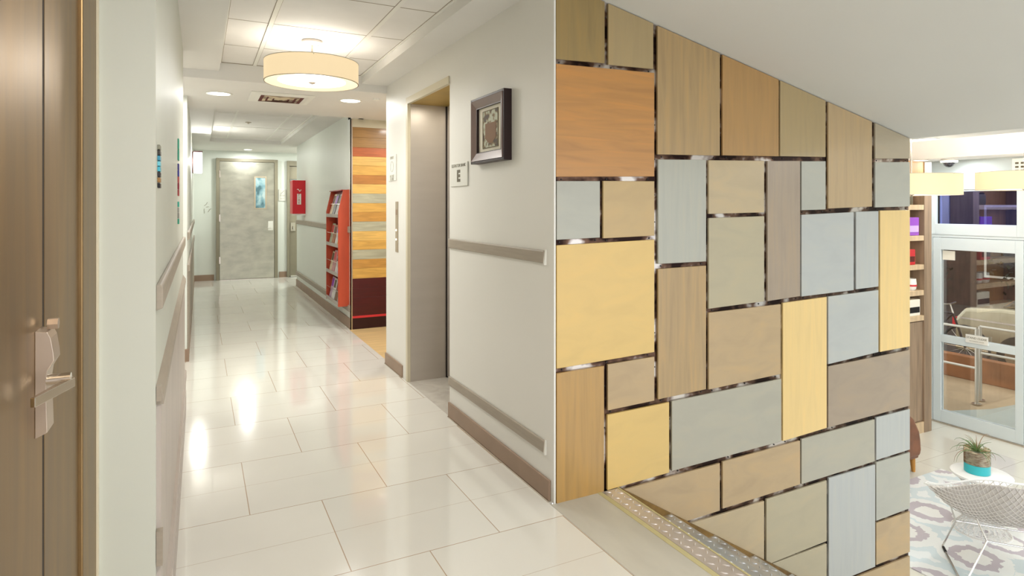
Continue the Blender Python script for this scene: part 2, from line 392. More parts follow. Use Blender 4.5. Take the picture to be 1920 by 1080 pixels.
# rails and baseboards
def rail(name, x, y0, y1, z0, z1, t, m='trimbrown', sgn=-1):
    b = MB(); x1 = x + sgn * t
    b.prism([(x, z0), (x1, z0 + t * .4), (x1, z1 - t * .4), (x1 - sgn * t * .3, z1), (x, z1)], (y0, y1), 'y')
    return struct(b.build(name, m, bevel=.002))
rail('trim_2', XR, 2.31, 3.45, 1.005, 1.062, .012); rail('trim_3', XR, 2.31, 3.45, .188, .243, .010)
struct(MB().prism([(XR, 1.0), (XR - .012, 1.0), (XR - .004, 1.066), (XR, 1.066)], (2.3, 2.31), 'y').build('trim_4', 'white'))
struct(MB().prism([(XR, .184), (XR - .010, .184), (XR - .004, .246), (XR, .246)], (2.3, 2.31), 'y').build('trim_5', 'white'))
def baseb(name, x, y0, y1, h, sgn=-1, m='base'):
    b = MB().box(min(x, x + sgn * .012), max(x, x + sgn * .012), y0, y1, .006, h)
    struct(b.build(name, m, bevel=.003))
    struct(B(min(x, x + sgn * .016), max(x, x + sgn * .016), y0, y1, 0, .007).build('trim_6', 'satin'))
baseb('baseboard_right', XR, 2.262, 3.45, .09); baseb('baseboard_right', XR, 4.385, 4.85, .09)
baseb('baseboard_right', XF, 6.375, 10.3, .108)
rail('trim_7', XF, 6.375, 10.3, .98, 1.05, .02); rail('trim_8', XF, 6.375, 10.3, .17, .24, .018)
rail('trim_9', XL, 1.655, 4.29, 1.008, 1.068, .014, sgn=1)
struct(B(-.2, -.075, 5.63, 5.65, 0, .1).build('baseboard_left', 'base'))
baseb('baseboard_left', XL, 5.65, 11.65, .1, 1)
rail('trim_10', XL, 5.66, 11.6, .98, 1.045, .02, sgn=1); rail('trim_11', XL, 5.66, 11.6, .72, .78, .02, sgn=1)
struct(B(XL, XL + .010, 5.67, 11.6, .1, .72).build('wall_panel', 'trimbrown'))
struct(MB().box(-.088, .22, 11.637, 11.65, 0, .1).box(1.26, 1.385, 11.637, 11.65, 0, .1).build('baseboard_back', 'base'))
# left wainscot panel: scuffed kick board
ws = sthing('wall_panel', (XL, 3, .1))
MB().box(XL, XL + .010, 1.66, 4.28, .12, .79).build('panel_board', 'wainscot', ws)
MB().prism([(XL, .79), (XL + .016, .79), (XL + .016, .81), (XL, .835)], (1.655, 4.285), 'y').build('cap_moulding', 'trimbrown', ws)
MB().prism([(XL, .2), (XL + .02, .205), (XL + .02, .245), (XL, .262)], (1.655, 4.285), 'y').build('lower_moulding', 'wainscot', ws)
MB().box(XL, XL + .018, 1.65, 4.3, .0, .125).build('skirting', 'wainscot', ws, bevel=.003)
MB().box(XL + .001, XL + .012, 1.642, 1.66, .80, .835).box(XL + .001, XL + .014, 1.640, 1.66, .42, .50).build('corner_cap', 'trimbrown', ws)

# ---------------------------------------------------------------- steel door at the left (door_1)
d1 = sthing('door_1', (-.24, .6, 0), 'steel door with lever lock at the left edge beside the cream pillar', 'door')
DX = -.2105
MB().box(-.26, DX, .2, 1.148, .01, 2.12).build('door_leaf', 'steeldoor', d1, bevel=.002)
fr = MB().box(-.3, DX, 1.158, 1.455, 0, 2.2); fr.box(-.3, -.203, 1.455, 1.63, 0, 2.2)
fr.build('door_frame', 'steeldoor', d1, bevel=.003)
MB().box(-.3, -.2107, 1.1482, 1.1578, 0, 2.2).build('gap', 'darkgap', d1)
MB().box(-.3, -.199, 1.628, 1.642, 0, 2.2).build('edge_bead', 'cream_trim', d1)
lk = MB().prism([(DX, .917), (-.1959, .924), (-.1972, .97), (-.1975, 1.0), (-.1959, 1.013), (-.192, 1.02), (-.188, 1.027), (-.1885, 1.034), (-.189, 1.04), (-.192, 1.06), (-.196, 1.069), (DX, 1.071)], (1.098, 1.143), 'y').build('lock_body', 'lock', d1, bevel=.0007)
MB().tube([(-.2, 1.125, 1.077), (-.187, 1.125, 1.077)], .0085, 6).build('lock_cylinder', 'lock', lk)
MB().tube([(-.198, 1.106, .998), (-.169, 1.106, .998)], .0085, 20).build('lever_spindle', 'chrome', lk)
MB().prism([(-.170, 1.117), (-.163, 1.10), (-.1925, 1.006), (-.1985, 1.009), (-.177, 1.098)], (.986, .999), 'z').build('lever_handle', 'satin', lk, bevel=.0012)

# ---------------------------------------------------------------- elevator entrance
el = sthing('door_5', (1.5, 3.9, 0), 'brushed steel elevator entrance set deep into the cream right wall', 'elevator')
MB().box(1.345, 1.66, 4.262, 4.38, .001, 2.0).build('steel_jamb', 'steel', el)
MB().box(1.345, 1.66, 3.45, 3.47, .001, 2.0).build('steel_jamb', 'steel', el)
MB().box(1.345, 1.66, 3.45, 4.38, 1.985, 2.03).build('soffit', 'brass', el)
MB().box(1.322, 1.3445, 4.262, 4.30, .001, 1.984).box(1.322, 1.3445, 3.45, 4.30, 1.985, 2.03).build('corner_bead', 'cream_trim', el)
MB().box(1.3262, 1.3445, 4.3005, 4.385, .001, 2.035).build('side_casing', 'wall', el)
MB().box(1.62, 1.65, 3.47, 3.864, .01, 1.985).build('door_panel', 'steel', el)
MB().box(1.62, 1.65, 3.866, 4.262, .01, 1.985).build('door_panel', 'steel', el)
MB().box(1.612, 1.66, 4.252, 4.262, .001, 1.985).build('dark_seam', 'darkgap', el)
MB().box(1.45, 1.9, 3.3, 3.45, 0, 2.1).box(1.45, 1.9, 4.38, 4.5, 0, 2.1).box(1.66, 1.9, 3.3, 4.5, 0, 2.1).box(1.45, 1.9, 3.3, 4.5, 2.03, 2.1).build('shaft_lining', 'wall', el)

# ---------------------------------------------------------------- far doors
def lever(mb, x, y, z): return mb
d3 = sthing('door_2', (.735, 11.62, 0), 'grey steel door with narrow glass light at the end of the hall', 'door')
f = MB().box(.25, .305, 11.59, 11.65, 0, 2.08).box(1.18, 1.235, 11.59, 11.65, 0, 2.08).box(.305, 1.18, 11.59, 11.65, 2.03, 2.08)
f.build('door_frame', 'frame_g', d3, bevel=.003)
lf = MB().box(.309, 1.176, 11.61, 11.645, .01, 2.026).build('door_leaf', 'steelfar', d3)
MB().box(.303, .309, 11.612, 11.648, .0, 2.03).box(1.176, 1.182, 11.612, 11.648, 0, 2.03).box(.303, 1.182, 11.612, 11.648, 2.026, 2.032).build('gap', 'darkgap', d3)
vl = MB()
for a in ((.85, .872, 1.21, 1.78), (1.028, 1.05, 1.21, 1.78)): vl.box(a[0], a[1], 11.6, 11.612, a[2], a[3])
vl.box(.872, 1.028, 11.6, 11.612, 1.21, 1.232).box(.872, 1.028, 11.6, 11.612, 1.758, 1.78)
v = vl.build('vision_frame', 'frame_st', lf)
MB().box(.872, 1.028, 11.604, 11.611, 1.232, 1.758).build('vision_glass', vary(mat('vision_glass', S(120, 160, 170), .1, coat=.5), S(70, 104, 112), S(176, 196, 196), (3, 1, 2), 3, 2, c3=S(124, 160, 168)), lf)
for z in (.28, 1.0, 1.75): MB().box(.298, .316, 11.585, 11.612, z, z + .12).build('hinge', 'satin', d3)
h = MB().box(1.075, 1.155, 11.595, 11.612, .84, 1.0).build('lock_plate', 'signplate', lf)
MB().tube([(1.115, 11.6, .885), (1.115, 11.56, .885), (1.06, 11.555, .885)], .011, 8).build('lever_handle', 'chrome', lf)
struct(B(.31, 1.176, 11.6, 11.65, 0, .006).build('trim_12', 'satin'))
d4 = sthing('door_3', (1.8, 11.62, 0), 'narrow slice of a second grey steel door behind the right wall corner', 'door')
MB().box(1.39, 1.43, 11.59, 11.65, 0, 2.07).box(1.4305, 2.3, 11.59, 11.65, 1.98, 2.07).build('door_frame', 'frame_g', d4, bevel=.003)
l4 = MB().box(1.434, 2.3, 11.612, 11.645, .01, 1.97).build('door_leaf', 'frame_g', d4)
MB().box(1.43, 2.3, 11.614, 11.648, 1.97, 1.98).build('gap', 'darkgap', d4)
MB().box(1.45, 1.53, 11.595, 11.613, .82, .97).build('lock_plate', 'satin', l4)
MB().tube([(1.49, 11.6, .9), (1.49, 11.57, .9), (1.49, 11.568, .85)], .012, 8).build('door_knob', 'chrome', l4)
MB().box(1.45, 1.62, 11.6, 11.612, .005, .03).build('door_sweep', 'chrome', l4)
t_ = MB().box(1.44, 1.56, 11.598, 11.612, 1.70, 1.745).build('door_notice', 'black', l4)
text('lettering', 'DOOR', .038, (1.5, 11.597, 1.722), R_NY, 'white', l4)

# ---------------------------------------------------------------- panelled wall
PC = {'olive': S(150, 128, 82), 'sand': S(168, 148, 108), 'orange': S(184, 134, 76), 'grey': S(172, 172, 160), 'straw': S(186, 160, 112),
      'yellow': S(214, 182, 112), 'ochre': S(178, 142, 84), 'tan': S(180, 156, 118), 'greygreen': S(171, 167, 150), 'tanv': S(170, 144, 102),
      'tanbrown': S(172, 136, 86), 'tangrey': S(168, 156, 132), 'sandlight': S(184, 166, 132), 'taupe': S(160, 144, 124),
      'sandgrey': S(176, 166, 138), 'coolgrey': S(178, 181, 177), 'paleyellow': S(226, 196, 132)}
_pm = {}
def pmat(k, g):
    if (k, g) not in _pm:
        amt = {'orange': .14, 'olive': .12, 'ochre': .12, 'tanv': .13, 'tanbrown': .08, 'yellow': .05, 'paleyellow': .05, 'tan': .09, 'sandlight': .08, 'taupe': .08}.get(k, .05)
        c = PC[k]
        m = mat('panel_' + k + '_' + g, c, .33, coat=.25)
        warm = (min(1, c[0] * (1 + amt)), min(1, c[1] * (1 + amt * .5)), c[2] * (1 - amt * .3))
        cool = (c[0] * (1 - amt), c[1] * (1 - amt * 1.05), c[2] * (1 - amt * .9))
        sc_ = (2.5, 1, 26) if g == 'h' else (26, 1, 2.0)
        if k != 'orange' and g == 'h': sc_ = (3.5, 1, 9)
        vary(m, cool, warm, sc_, 1.2, 6, distort=.8, c3=c, lo=.3, hi=.7)
        m.node_tree.nodes['Principled BSDF'].inputs['Coat Roughness'].default_value = .3
        _pm[(k, g)] = m
    return _pm[(k, g)]
PANELS = [
 (1.34, 1.588, 2.206, 2.151, 1.873, 1.881, 'olive', 'v'),
 (1.608, 1.859, 2.147, 2.092, 1.877, 1.883, 'sand', 'v'),
 (1.34, 1.865, 1.853, 1.866, 1.377, 1.39, 'orange', 'h'),
 (1.343, 1.563, 1.359, 1.363, 1.111, 1.116, 'grey', 'h'),
 (1.58, 1.865, 1.364, 1.368, 1.112, 1.118, 'straw', 'h'),
 (1.343, 1.865, 1.088, 1.1, 0.568, 0.583, 'yellow', 'h'),
 (1.343, 1.585, 0.548, 0.552, -0.01, 0.001, 'ochre', 'v'),
 (1.605, 1.865, 0.556, 0.562, 0.353, 0.36, 'tan', 'h'),
 (1.603, 1.953, 0.334, 0.34, 0.002, 0.012, 'yellow', 'h'),
 (1.969, 2.704, 0.342, 0.355, 0.016, 0.029, 'greygreen', 'h'),
 (1.884, 2.272, 2.086, 2.001, 1.492, 1.501, 'tanv', 'v'),
 (2.29, 2.684, 1.997, 1.911, 1.503, 1.513, 'tanbrown', 'v'),
 (2.696, 3.052, 1.908, 1.83, 1.514, 1.523, 'sand', 'v'),
 (3.074, 3.455, 1.825, 1.741, 1.241, 1.252, 'tan', 'v'),
 (3.484, 3.817, 1.735, 1.662, 1.529, 1.541, 'tangrey', 'h'),
 (3.484, 3.817, 1.509, 1.52, 1.247, 1.253, 'grey', 'h'),
 (1.887, 2.182, 1.469, 1.477, 0.987, 0.987, 'grey', 'v'),
 (2.199, 2.578, 1.476, 1.486, 1.216, 1.222, 'sandlight', 'h'),
 (2.602, 2.847, 1.486, 1.495, 0.766, 0.776, 'taupe', 'v'),
 (2.859, 3.052, 1.493, 1.5, 1.232, 1.236, 'grey', 'h'),
 (1.887, 2.182, 0.964, 0.967, 0.362, 0.37, 'tanv', 'v'),
 (2.199, 2.578, 1.196, 1.203, 0.757, 0.767, 'sandgrey', 'h'),
 (2.859, 3.292, 1.208, 1.221, 0.773, 0.781, 'coolgrey', 'h'),
 (3.311, 3.514, 1.223, 1.226, 0.784, 0.788, 'coolgrey', 'v'),
 (3.529, 3.817, 1.229, 1.231, 0.407, 0.41, 'paleyellow', 'v'),
 (2.199, 2.7, 0.738, 0.744, 0.366, 0.38, 'tan', 'h'),
 (2.716, 3.061, 0.749, 0.758, 0.028, 0.041, 'paleyellow', 'v'),
 (3.074, 3.514, 0.759, 0.768, 0.388, 0.408, 'coolgrey', 'h'),
 (3.074, 3.817, 0.376, 0.388, 0.041, 0.053, 'taupe', 'h'),
 (1.603, 2.272, -0.015, -0.004, -0.29, -0.236, 'tan', 'h'),
 (2.29, 2.847, -0.0, 0.008, -0.231, -0.224, 'tan', 'h'),
 (2.859, 3.479, 0.014, 0.023, -0.226, -0.219, 'greygreen', 'h'),
 (3.494, 3.817, 0.031, 0.032, -0.216, -0.211, 'coolgrey', 'v'),
 (3.494, 3.817, -0.229, -0.228, -0.567, -0.565, 'grey', 'h'),
 (3.494, 3.817, -0.58, -0.584, -0.822, -0.828, 'tan', 'h'),
 (3.078, 3.484, -0.237, -0.239, -0.825, -0.829, 'coolgrey', 'v'),
 (2.594, 3.061, -0.25, -0.246, -0.587, -0.578, 'sandgrey', 'h'),
 (1.972, 2.578, -0.257, -0.255, -0.614, -0.58, 'sandlight', 'h'),
 (2.594, 3.061, -0.592, -0.592, -0.808, -0.834, 'sandgrey', 'h'),
 (3.087, 3.817, -0.839, -0.852, -1.012, -1.039, 'tan', 'h'),
]

cl = sthing('wall_cladding', (2.5, 2.245, -1.25), 'tall wall of tan, grey, yellow and orange boards with steel seams beside the stairs', 'wall cladding')
seam = vary(mat('steel_seam', S(120, 100, 85), .28, .9), S(34, 20, 16), S(196, 188, 180), (1.6, 1, 2.2), 4.5, 3, lo=.42, hi=.62, c3=S(96, 72, 58))  # rust tones, with dark and bright reflections also painted into the colour
MB().prism([(1.336, -1.25), (3.82, -1.25), (3.82, 1.664), (1.336, 2.209)], (2.2475, 2.2545), 'y').build('seam_backing', seam, cl)
names = {'olive': 'olive tan', 'sand': 'sand', 'orange': 'orange wood grain', 'grey': 'grey', 'straw': 'straw coloured', 'yellow': 'yellow', 'ochre': 'ochre',
         'tan': 'tan', 'greygreen': 'grey green', 'tanv': 'tan wood grain', 'tanbrown': 'light brown', 'tangrey': 'grey tan', 'sandlight': 'light sand',
         'taupe': 'taupe', 'sandgrey': 'sandy grey', 'coolgrey': 'cool pale grey', 'paleyellow': 'pale yellow'}
for x0, x1, tl, tr, bl, br, k, g_ in PANELS:
    if k == 'tan' and x0 == 1.603 and bl < -.2: bl = -.244
    if bl < -.8 and x0 > 3.05 and x1 > 3.5 and tl < -.8: bl = br = -1.22
    MB().prism([(x0, bl), (x1, br), (x1, tr), (x0, tl)], (2.236, 2.2475), 'y').build('panel', pmat(k, g_), cl, bevel=.0012, label=names[k] + ' board', seg=1)
    
sc_m = MB(); rnd = random.Random(3)
for x0, x1, tl, tr, bl, br, k, g_ in PANELS:
    for q in ((.06, .5, .94) if x1 - x0 > .4 else (.08, .92)):
        X = x0 + (x1 - x0) * q; Z = bl + (br - bl) * q - .011
        if Z > -1.2: sc_m.tube([(X, 2.2475, Z), (X, 2.2445, Z)], .0038, 6)
    n = 3 if tr - br > .4 else 2
    for i in range(n):
        Z = br + (tr - br) * (i + .5) / n; X = x1 + .0085
        if x1 < 3.6: sc_m.tube([(X, 2.2475, Z), (X, 2.2445, Z)], .0034, 6)
sc_o = sc_m.build('seam_screw', 'black', cl); sc_o['kind'] = 'stuff'

# ---------------------------------------------------------------- striped plank wall in the side passage
pk = sthing('plank_wall', (1.8, 6.36, 0), 'striped plank wall of yellow, orange and grey boards above dark maroon boards', 'plank wall')
def zpy(py): return 1.25 - (py - 388) / 1158 * 6.3
cuts = [(238, 257, 'pb'), (257, 276, 'pb'), (276, 293, 'pr'), (293, 310, 'py'), (310, 328, 'py2'), (328, 345, 'po'), (345, 363, 'py'), (363, 381, 'pg'), (381, 398, 'py2'), (398, 416, 'po2'),
        (416, 434, 'pg'), (434, 452, 'py'), (452, 469, 'py2'), (469, 487, 'pg'), (487, 504, 'po2'), (504, 523, 'py2'), (523, 541, 'pm'), (541, 559, 'pm'), (559, 594, 'pm')]
pcol = {'pb': S(156, 116, 62), 'pr': S(176, 92, 44), 'py': S(210, 168, 92), 'py2': S(200, 154, 76), 'po': S(172, 114, 54), 'po2': S(184, 134, 64), 'pg': S(166, 162, 138), 'pm': S(70, 8, 12)}
pml = {k: var2('plank_' + k, c, .14, .4, scale=(2.5, 1, 22), nscale=2, distort=.6, coat=.15) for k, c in pcol.items()}
for a, b, k in cuts: MB().box(1.392, 3.0, 6.355, 6.372, zpy(b) + .001, zpy(a)).build('plank', pml[k], pk, bevel=.001, seg=1)
MB().box(1.392, 3.0, 6.355, 6.372, zpy(238), 2.15).build('top_batten', 'cream_trim', pk)
MB().box(1.392, 3.0, 6.348, 6.372, zpy(597), zpy(593)).build('ledge_strip', 'redbox', pk)
MB().box(1.392, 3.0, 6.352, 6.372, 0.0, zpy(597)).build('plank_base', mat('maroon_base', S(44, 4, 10), .35), pk)
struct(MB().box(1.374, 1.392, 6.35, 6.372, .0, 2.15).box(1.374, 1.38, 6.35, 6.395, 0.0, 2.15).build('trim_13', 'satin'))
# maroon planks catch on a brass dot
# ---------------------------------------------------------------- stairs
st = thing('metal_staircase', 'metal stairs with diamond plate treads going down beside the panelled wall', 'staircase', (1.62, 1.0, -1.25))
def lozenge(mb, x, y, z, ang, L=.015, W=.0038, h=.003):
    c, s_ = math.cos(ang), math.sin(ang)
    P = [(x + c * L, y + s_ * L, z), (x - s_ * W, y + c * W, z), (x - c * L, y - s_ * L, z), (x + s_ * W, y - c * W, z), (x + c * L * .5, y + s_ * L * .5, z + h), (x - c * L * .5, y - s_ * L * .5, z + h)]
    mb._add(P, [(0, 1, 4), (4, 1, 5), (5, 1, 2), (2, 3, 5), (5, 3, 4), (4, 3, 0)])
def plate(x0, x1, y0, y1, z, name, m):
    b = MB().box(x0, x1, y0, y1, z - .006, z)
    nx = max(1, int((x1 - x0) / .035)); ny = int((y1 - y0) / .03)
    for i in range(nx):
        for j in range(ny):
            X = x0 + (i + .5) * (x1 - x0) / nx; Y = y0 + (j + .5) * (y1 - y0) / ny
            lozenge(b, X, Y, z, PI / 4 if (i + j) % 2 else -PI / 4 + PI)
    return b.build(name, m, st)
Y0, Y1 = .2, 2.212
plate(1.574, 1.656, Y0, 2.235, .002, 'landing_plate', 'diamond_w')
MB().box(1.656, 1.664, Y0, 2.235, -.03, .004).build('nosing_strip', 'nosing', st)
for k in range(1, 7):
    xa = 1.655 + .27 * (k - 1); z = -.165 * k
    plate(xa + .012, xa + .287, Y0, Y1, z, 'tread', 'diamond')
    MB().box(xa, xa + .012, Y0, Y1, z - .006, z + .16 if k > 1 else -.006).build('riser', 'bronze', st)
MB().prism([(1.63, -.004), (1.63, -.34), (3.2, -1.25), (3.62, -1.25), (3.62, -1.19), (1.68, -.004)], (2.2125, 2.234), 'y').build('stringer', 'bronze', st)
MB().prism([(1.63, -.03), (1.63, -.34), (3.2, -1.25), (3.62, -1.25), (3.62, -1.215), (1.68, -.03)], (Y0 - .03, Y0), 'y').build('stringer', 'bronze', st)
# ---------------------------------------------------------------- hall fittings
def pendant(loc, d, h, label, group, rod_top, sc_=1.0, emit_m='shade'):
    x, y, z0 = loc; r = d / 2
    t = thing('pendant_lamp', label, 'pendant lamp', (x, y, z0), group=group)
    sh = MB().lathe([(r, 0), (r, h), (r - .003, h), (r - .003, 0)], (x, y, z0), 64, closed=True).build('lamp_shade', emit_m, t)
    for zz in (0, h): MB().lathe([(r + .0012, zz - .0015), (r + .0012, zz + .0015), (r - .004, zz + .0015), (r - .004, zz - .0015)], (x, y, z0), 64, closed=True).build('shade_hoop', 'trimbrown', sh)
    MB().lathe([(0, .008), (r * .72, .008), (r * .72, .014), (0, .014)], (x, y, z0), 48).build('diffuser', 'diffuser', t)
    MB().lathe([(0, -.008), (.010, -.004), (.022, .002), (.022, .008), (0, .008)], (x, y, z0), 20).build('finial', 'satin', t)
    for q in range(3):
        a = q * 2 * PI / 3 + .4
        MB().tube([(x, y, z0 + h * .8), (x + r * math.cos(a), y + r * math.sin(a), z0 + h - .006)], .003, 6).build('shade_arm', 'satin', t)
    MB().tube([(x, y, z0 + .014), (x, y, rod_top)], .006, 10).build('rod', 'satin', t)
    cn = MB().lathe([(0, 0), (.055, 0), (.062, -.006), (.062, -.016), (.05, -.024), (.012, -.028), (0, -.028)], (x, y, rod_top), 32).build('canopy', 'canopy', t)
    for q in range(2): MB().lathe([(0, -.028), (.005, -.028), (.005, -.022), (0, -.022)], (x + (.035 if q else -.035), y, rod_top + .002), 10).build('canopy_screw', 'satin', cn)
    return t
pendant((.62, 3.957, 2.013), .556, .125, 'round cream drum pendant hanging from the tiled ceiling of the hall', 'drum pendants', 2.275)
pendant((.62, .3, 2.013), .556, .125, 'added cream drum pendant, out of view, brightening the near hall', 'drum pendants', 2.275)  # added where it is not seen, to light the near hall

def downlight(x, y, z, label, r=.078, name='downlight'):
    t = thing(name, label, 'ceiling light', (x, y, z), group='recessed downlights')
    MB().lathe([(r, 0), (r + .018, 0), (r + .018, -.004), (r + .004, -.006), (r, -.003)], (x, y, z), 40, closed=True).build('trim_ring', 'white', t)
    MB().lathe([(0, -.001), (r, -.001), (r, -.0025), (0, -.0025)], (x, y, z), 40).build('lens', 'lampdisc', t)
downlight(.14, 5.42, 2.15, 'recessed round downlight left of the square ceiling vent')
downlight(1.14, 5.28, 2.15, 'recessed round downlight right of the square ceiling vent')
downlight(7.3, 4.16, 1.78, 'recessed downlight by the wooden shelves in the lobby ceiling', .07)
downlight(.72, 11.2, 2.21, 'small round downlight in front of the far steel door', .06)
def linear(x0, x1, y0, y1, z, label):
    t = thing('recessed_light', label, 'ceiling light', ((x0 + x1) / 2, (y0 + y1) / 2, z), group='recessed lobby lights')
    r = (x1 - x0) / 2
    MB().lathe([(r, 0), (r + .02, 0), (r + .02, -.004), (r, -.004)], ((x0 + x1) / 2, (y0 + y1) / 2, z), 40, closed=True).build('trim_ring', 'white', t)
    MB().lathe([(0, -.001), (r, -.001), (r, -.003), (0, -.003)], ((x0 + x1) / 2, (y0 + y1) / 2, z), 40).build('lens', 'lampdisc', t)
linear(4.71, 4.91, 2.23, 2.43, 1.78, 'bright recessed light just beyond the sloped ceiling')
linear(5.0, 5.14, 2.78, 2.92, 1.78, 'small recessed light in the lobby ceiling above the panelled wall corner')

# square ceiling vent
t = thing('ceiling_vent', 'square white ceiling vent with dark stained louvres between two downlights', 'vent', (.6, 5.42, 2.15))
MB().box(.36, .84, 5.18, 5.66, 2.144, 2.1499).build('face_plate', 'white', t, bevel=.002)
rust = vary(mat('stained_vent', S(150, 100, 60), .6), S(60, 18, 14), S(206, 190, 160), (1, 1, 1), 6, 2, lo=.35, hi=.6)
for i, r in enumerate((.20, .15, .10, .05)):
    b = MB()
    z0, z1 = 2.143 - .002 * i, 2.136 - .002 * i
    vs = []
    for (rr, zz) in ((r, z0), (r - .035, z1)):
        vs += [(.6 - rr, 5.42 - rr, zz), (.6 + rr, 5.42 - rr, zz), (.6 + rr, 5.42 + rr, zz), (.6 - rr, 5.42 + rr, zz)]
    b._add(vs, [(k, (k + 1) % 4, 4 + (k + 1) % 4, 4 + k) for k in range(4)])
    o_ = b.build('louvre', rust if i else 'white', t); s_ = o_.modifiers.new('solid', 'SOLIDIFY'); s_.thickness = .002
MB().box(.43, .77, 5.25, 5.59, 2.1385, 2.1439).build('vent_throat', mat('vent_throat', S(92, 34, 26), .7), t)
tag(MB().lathe([(0, 0), (.035, 0), (.035, -.006), (.012, -.01), (.012, -.02), (0, -.022)], (.52, 8.0, 2.262), 16).build('sprinkler_head', 'satin'), 'small sprinkler head in the far tiled ceiling of the hall', 'sprinkler')
tag(MB().lathe([(0, 0), (.028, 0), (.028, -.012), (0, -.02)], (1.315, 5.1, 2.15), 16).build('ceiling_sensor', 'white'), 'small white sensor on the lower ceiling by the side passage', 'sensor')

# sconce
t = thing('wall_sconce', 'glowing rectangular sconce with dark frame on the left wall near the far end', 'wall lamp', (-.09, 9.0, 1.675))
MB().box(-.09, -.07, 8.93, 9.07, 1.69, 1.96).build('back_plate', 'picframe_d', t)
MB().box(-.07, .03, 8.93, 9.07, 1.69, 1.955).build('glass_shade', 'sconce', t, bevel=.004)
MB().box(-.075, .036, 8.924, 9.076, 1.955, 1.972).box(-.075, -.066, 8.924, 8.93, 1.68, 1.96).build('frame', 'picframe_d', t)

# small signs / decals on left wall seen edge on
def decal(label, y0, y1, z0, z1, cols, m_text=None):
    t = thing('wall_decal', label, 'wall sign', (XL, (y0 + y1) / 2, z0))
    n = len(cols)
    for i, c in enumerate(cols):
        za = z0 + (z1 - z0) * i / n; zb = z0 + (z1 - z0) * (i + 1) / n
        k = 'decal_%s' % '_'.join(str(int(q)) for q in c)
        if k not in M: M[k] = mat(k, S(*c), .5)
        MB().box(XL, XL + .006, y0, y1, za + .001, zb - .001).build('colour_band', M[k], t, bevel=.001)
decal('narrow dark and turquoise plaque on the left wall nearest the cream pillar', 1.70, 1.745, 1.295, 1.40, [(20, 16, 20), (150, 110, 60), (40, 40, 44), (70, 170, 190), (110, 190, 205), (60, 140, 165), (60, 56, 50), (130, 128, 110)])
decal('green strip sign on the left wall, topmost of its column', 3.22, 3.30, 1.465, 1.565, [(60, 160, 130), (70, 170, 140)])
decal('blue and red strip sign on the left wall between two green ones', 3.22, 3.30, 1.30, 1.45, [(170, 70, 70), (150, 40, 60), (190, 90, 90), (60, 60, 150), (60, 50, 130)])
decal('green and grey strip sign on the left wall, lowest of its column', 3.22, 3.30, 1.17, 1.275, [(60, 160, 130), (150, 150, 140), (160, 160, 150), (60, 170, 150)])

# picture
t = thing('framed_picture', 'small picture in a thick walnut frame with cream mat on the right wall', 'picture', (XR, 2.83, 1.47))
ya, yb, za, zb = 2.63, 3.03, 1.475, 1.815
P0 = 1.287
def fr_ring(mb, x0, x1, a, b_, c, d, wd):
    mb.box(x0, x1, a, a + wd, c, d).box(x0, x1, b_ - wd, b_, c, d).box(x0, x1, a + wd, b_ - wd, c, c + wd).box(x0, x1, a + wd, b_ - wd, d - wd, d)
    return mb
fr_ring(MB(), P0, XR, ya, yb, za, zb, .012).build('outer_frame', 'picframe_d', t, bevel=.002)
m_ = MB(); w1 = .052
# sloped moulding: quads from outer to inner
def mould(xo, xi, o, i_):
    v = [(xo, ya + o, za + o), (xo, yb - o, za + o), (xo, yb - o, zb - o), (xo, ya + o, zb - o), (xi, ya + i_, za + i_), (xi, yb - i_, za + i_), (xi, yb - i_, zb - i_), (xi, ya + i_, zb - i_)]
    return v, [(k, (k + 1) % 4, 4 + (k + 1) % 4, 4 + k) for k in range(4)]
v, f = mould(P0 + .002, P0 + .016, .012, w1); m_._add(v, f)
mo = m_.build('moulding', 'picframe', t); s_ = mo.modifiers.new('s', 'SOLIDIFY'); s_.thickness = .006
fr_ring(MB(), P0 + .010, P0 + .028, ya + w1 - .002, yb - w1 + .002, za + w1 - .002, zb - w1 + .002, .006).build('inner_lip', 'picframe_d', t)
MB().box(P0 + .024, XR - .002, ya + w1, yb - w1, za + w1, zb - w1).build('mat_board', 'mat_board', t)
art = vary(mat('botanical_art', S(120, 100, 60), .6), S(66, 48, 22), S(186, 190, 168), (1, 1, 1), 26, 4, lo=.42, hi=.56, c3=S(128, 104, 58))
ar = MB().box(P0 + .022, P0 + .026, 2.742, 2.918, 1.553, 1.737).build('art_print', art, t)
MB().grid(lambda u, v: (P0 + .0212, 2.76 + .13 * u, 1.60 + .075 * v + .03 * math.sin(u * PI) * (1 - v) * -1), 10, 4).build('brown_bough', mat('bough', S(122, 82, 34), .6), ar)
fr_ring(MB(), P0 + .0205, P0 + .025, 2.738, 2.922, 1.549, 1.741, .004).build('print_border', mat('print_border', S(110, 98, 62), .6), ar)

# elevator bank sign
t = thing('wall_sign', 'square elevator bank sign with a large letter E', 'sign', (XR, 3.3, 1.37))
MB().box(XR - .006, XR, 3.16, 3.42, 1.368, 1.503).build('plate', 'signplate', t, bevel=.002)
MB().box(XR - .007, XR - .006, 3.16, 3.42, 1.368, 1.3695).box(XR - .007, XR - .006, 3.16, 3.1625, 1.368, 1.503).build('plate_edge', 'signtext_l', t)
text('lettering', 'ELEVATOR BANK', .026, (XR - .0064, 3.295, 1.486), R_NX, 'signtext', t, sx=1.05)
text('letter', 'E', .088, (XR - .0064, 3.295, 1.424), R_NX, 'signtext', t, depth=.0008, sx=1.1, bold=.0045)
t = thing('wall_sign', 'pale rectangular notice left of the elevator above the call plate', 'sign', (XR, 4.67, 1.45))
MB().box(XR - .006, XR, 4.56, 4.77, 1.45, 1.65).build('plate', 'signplate', t, bevel=.002)
text('lettering', 'STREET', .03, (XR - .0064, 4.665, 1.627), R_NX, 'signtext_l', t)
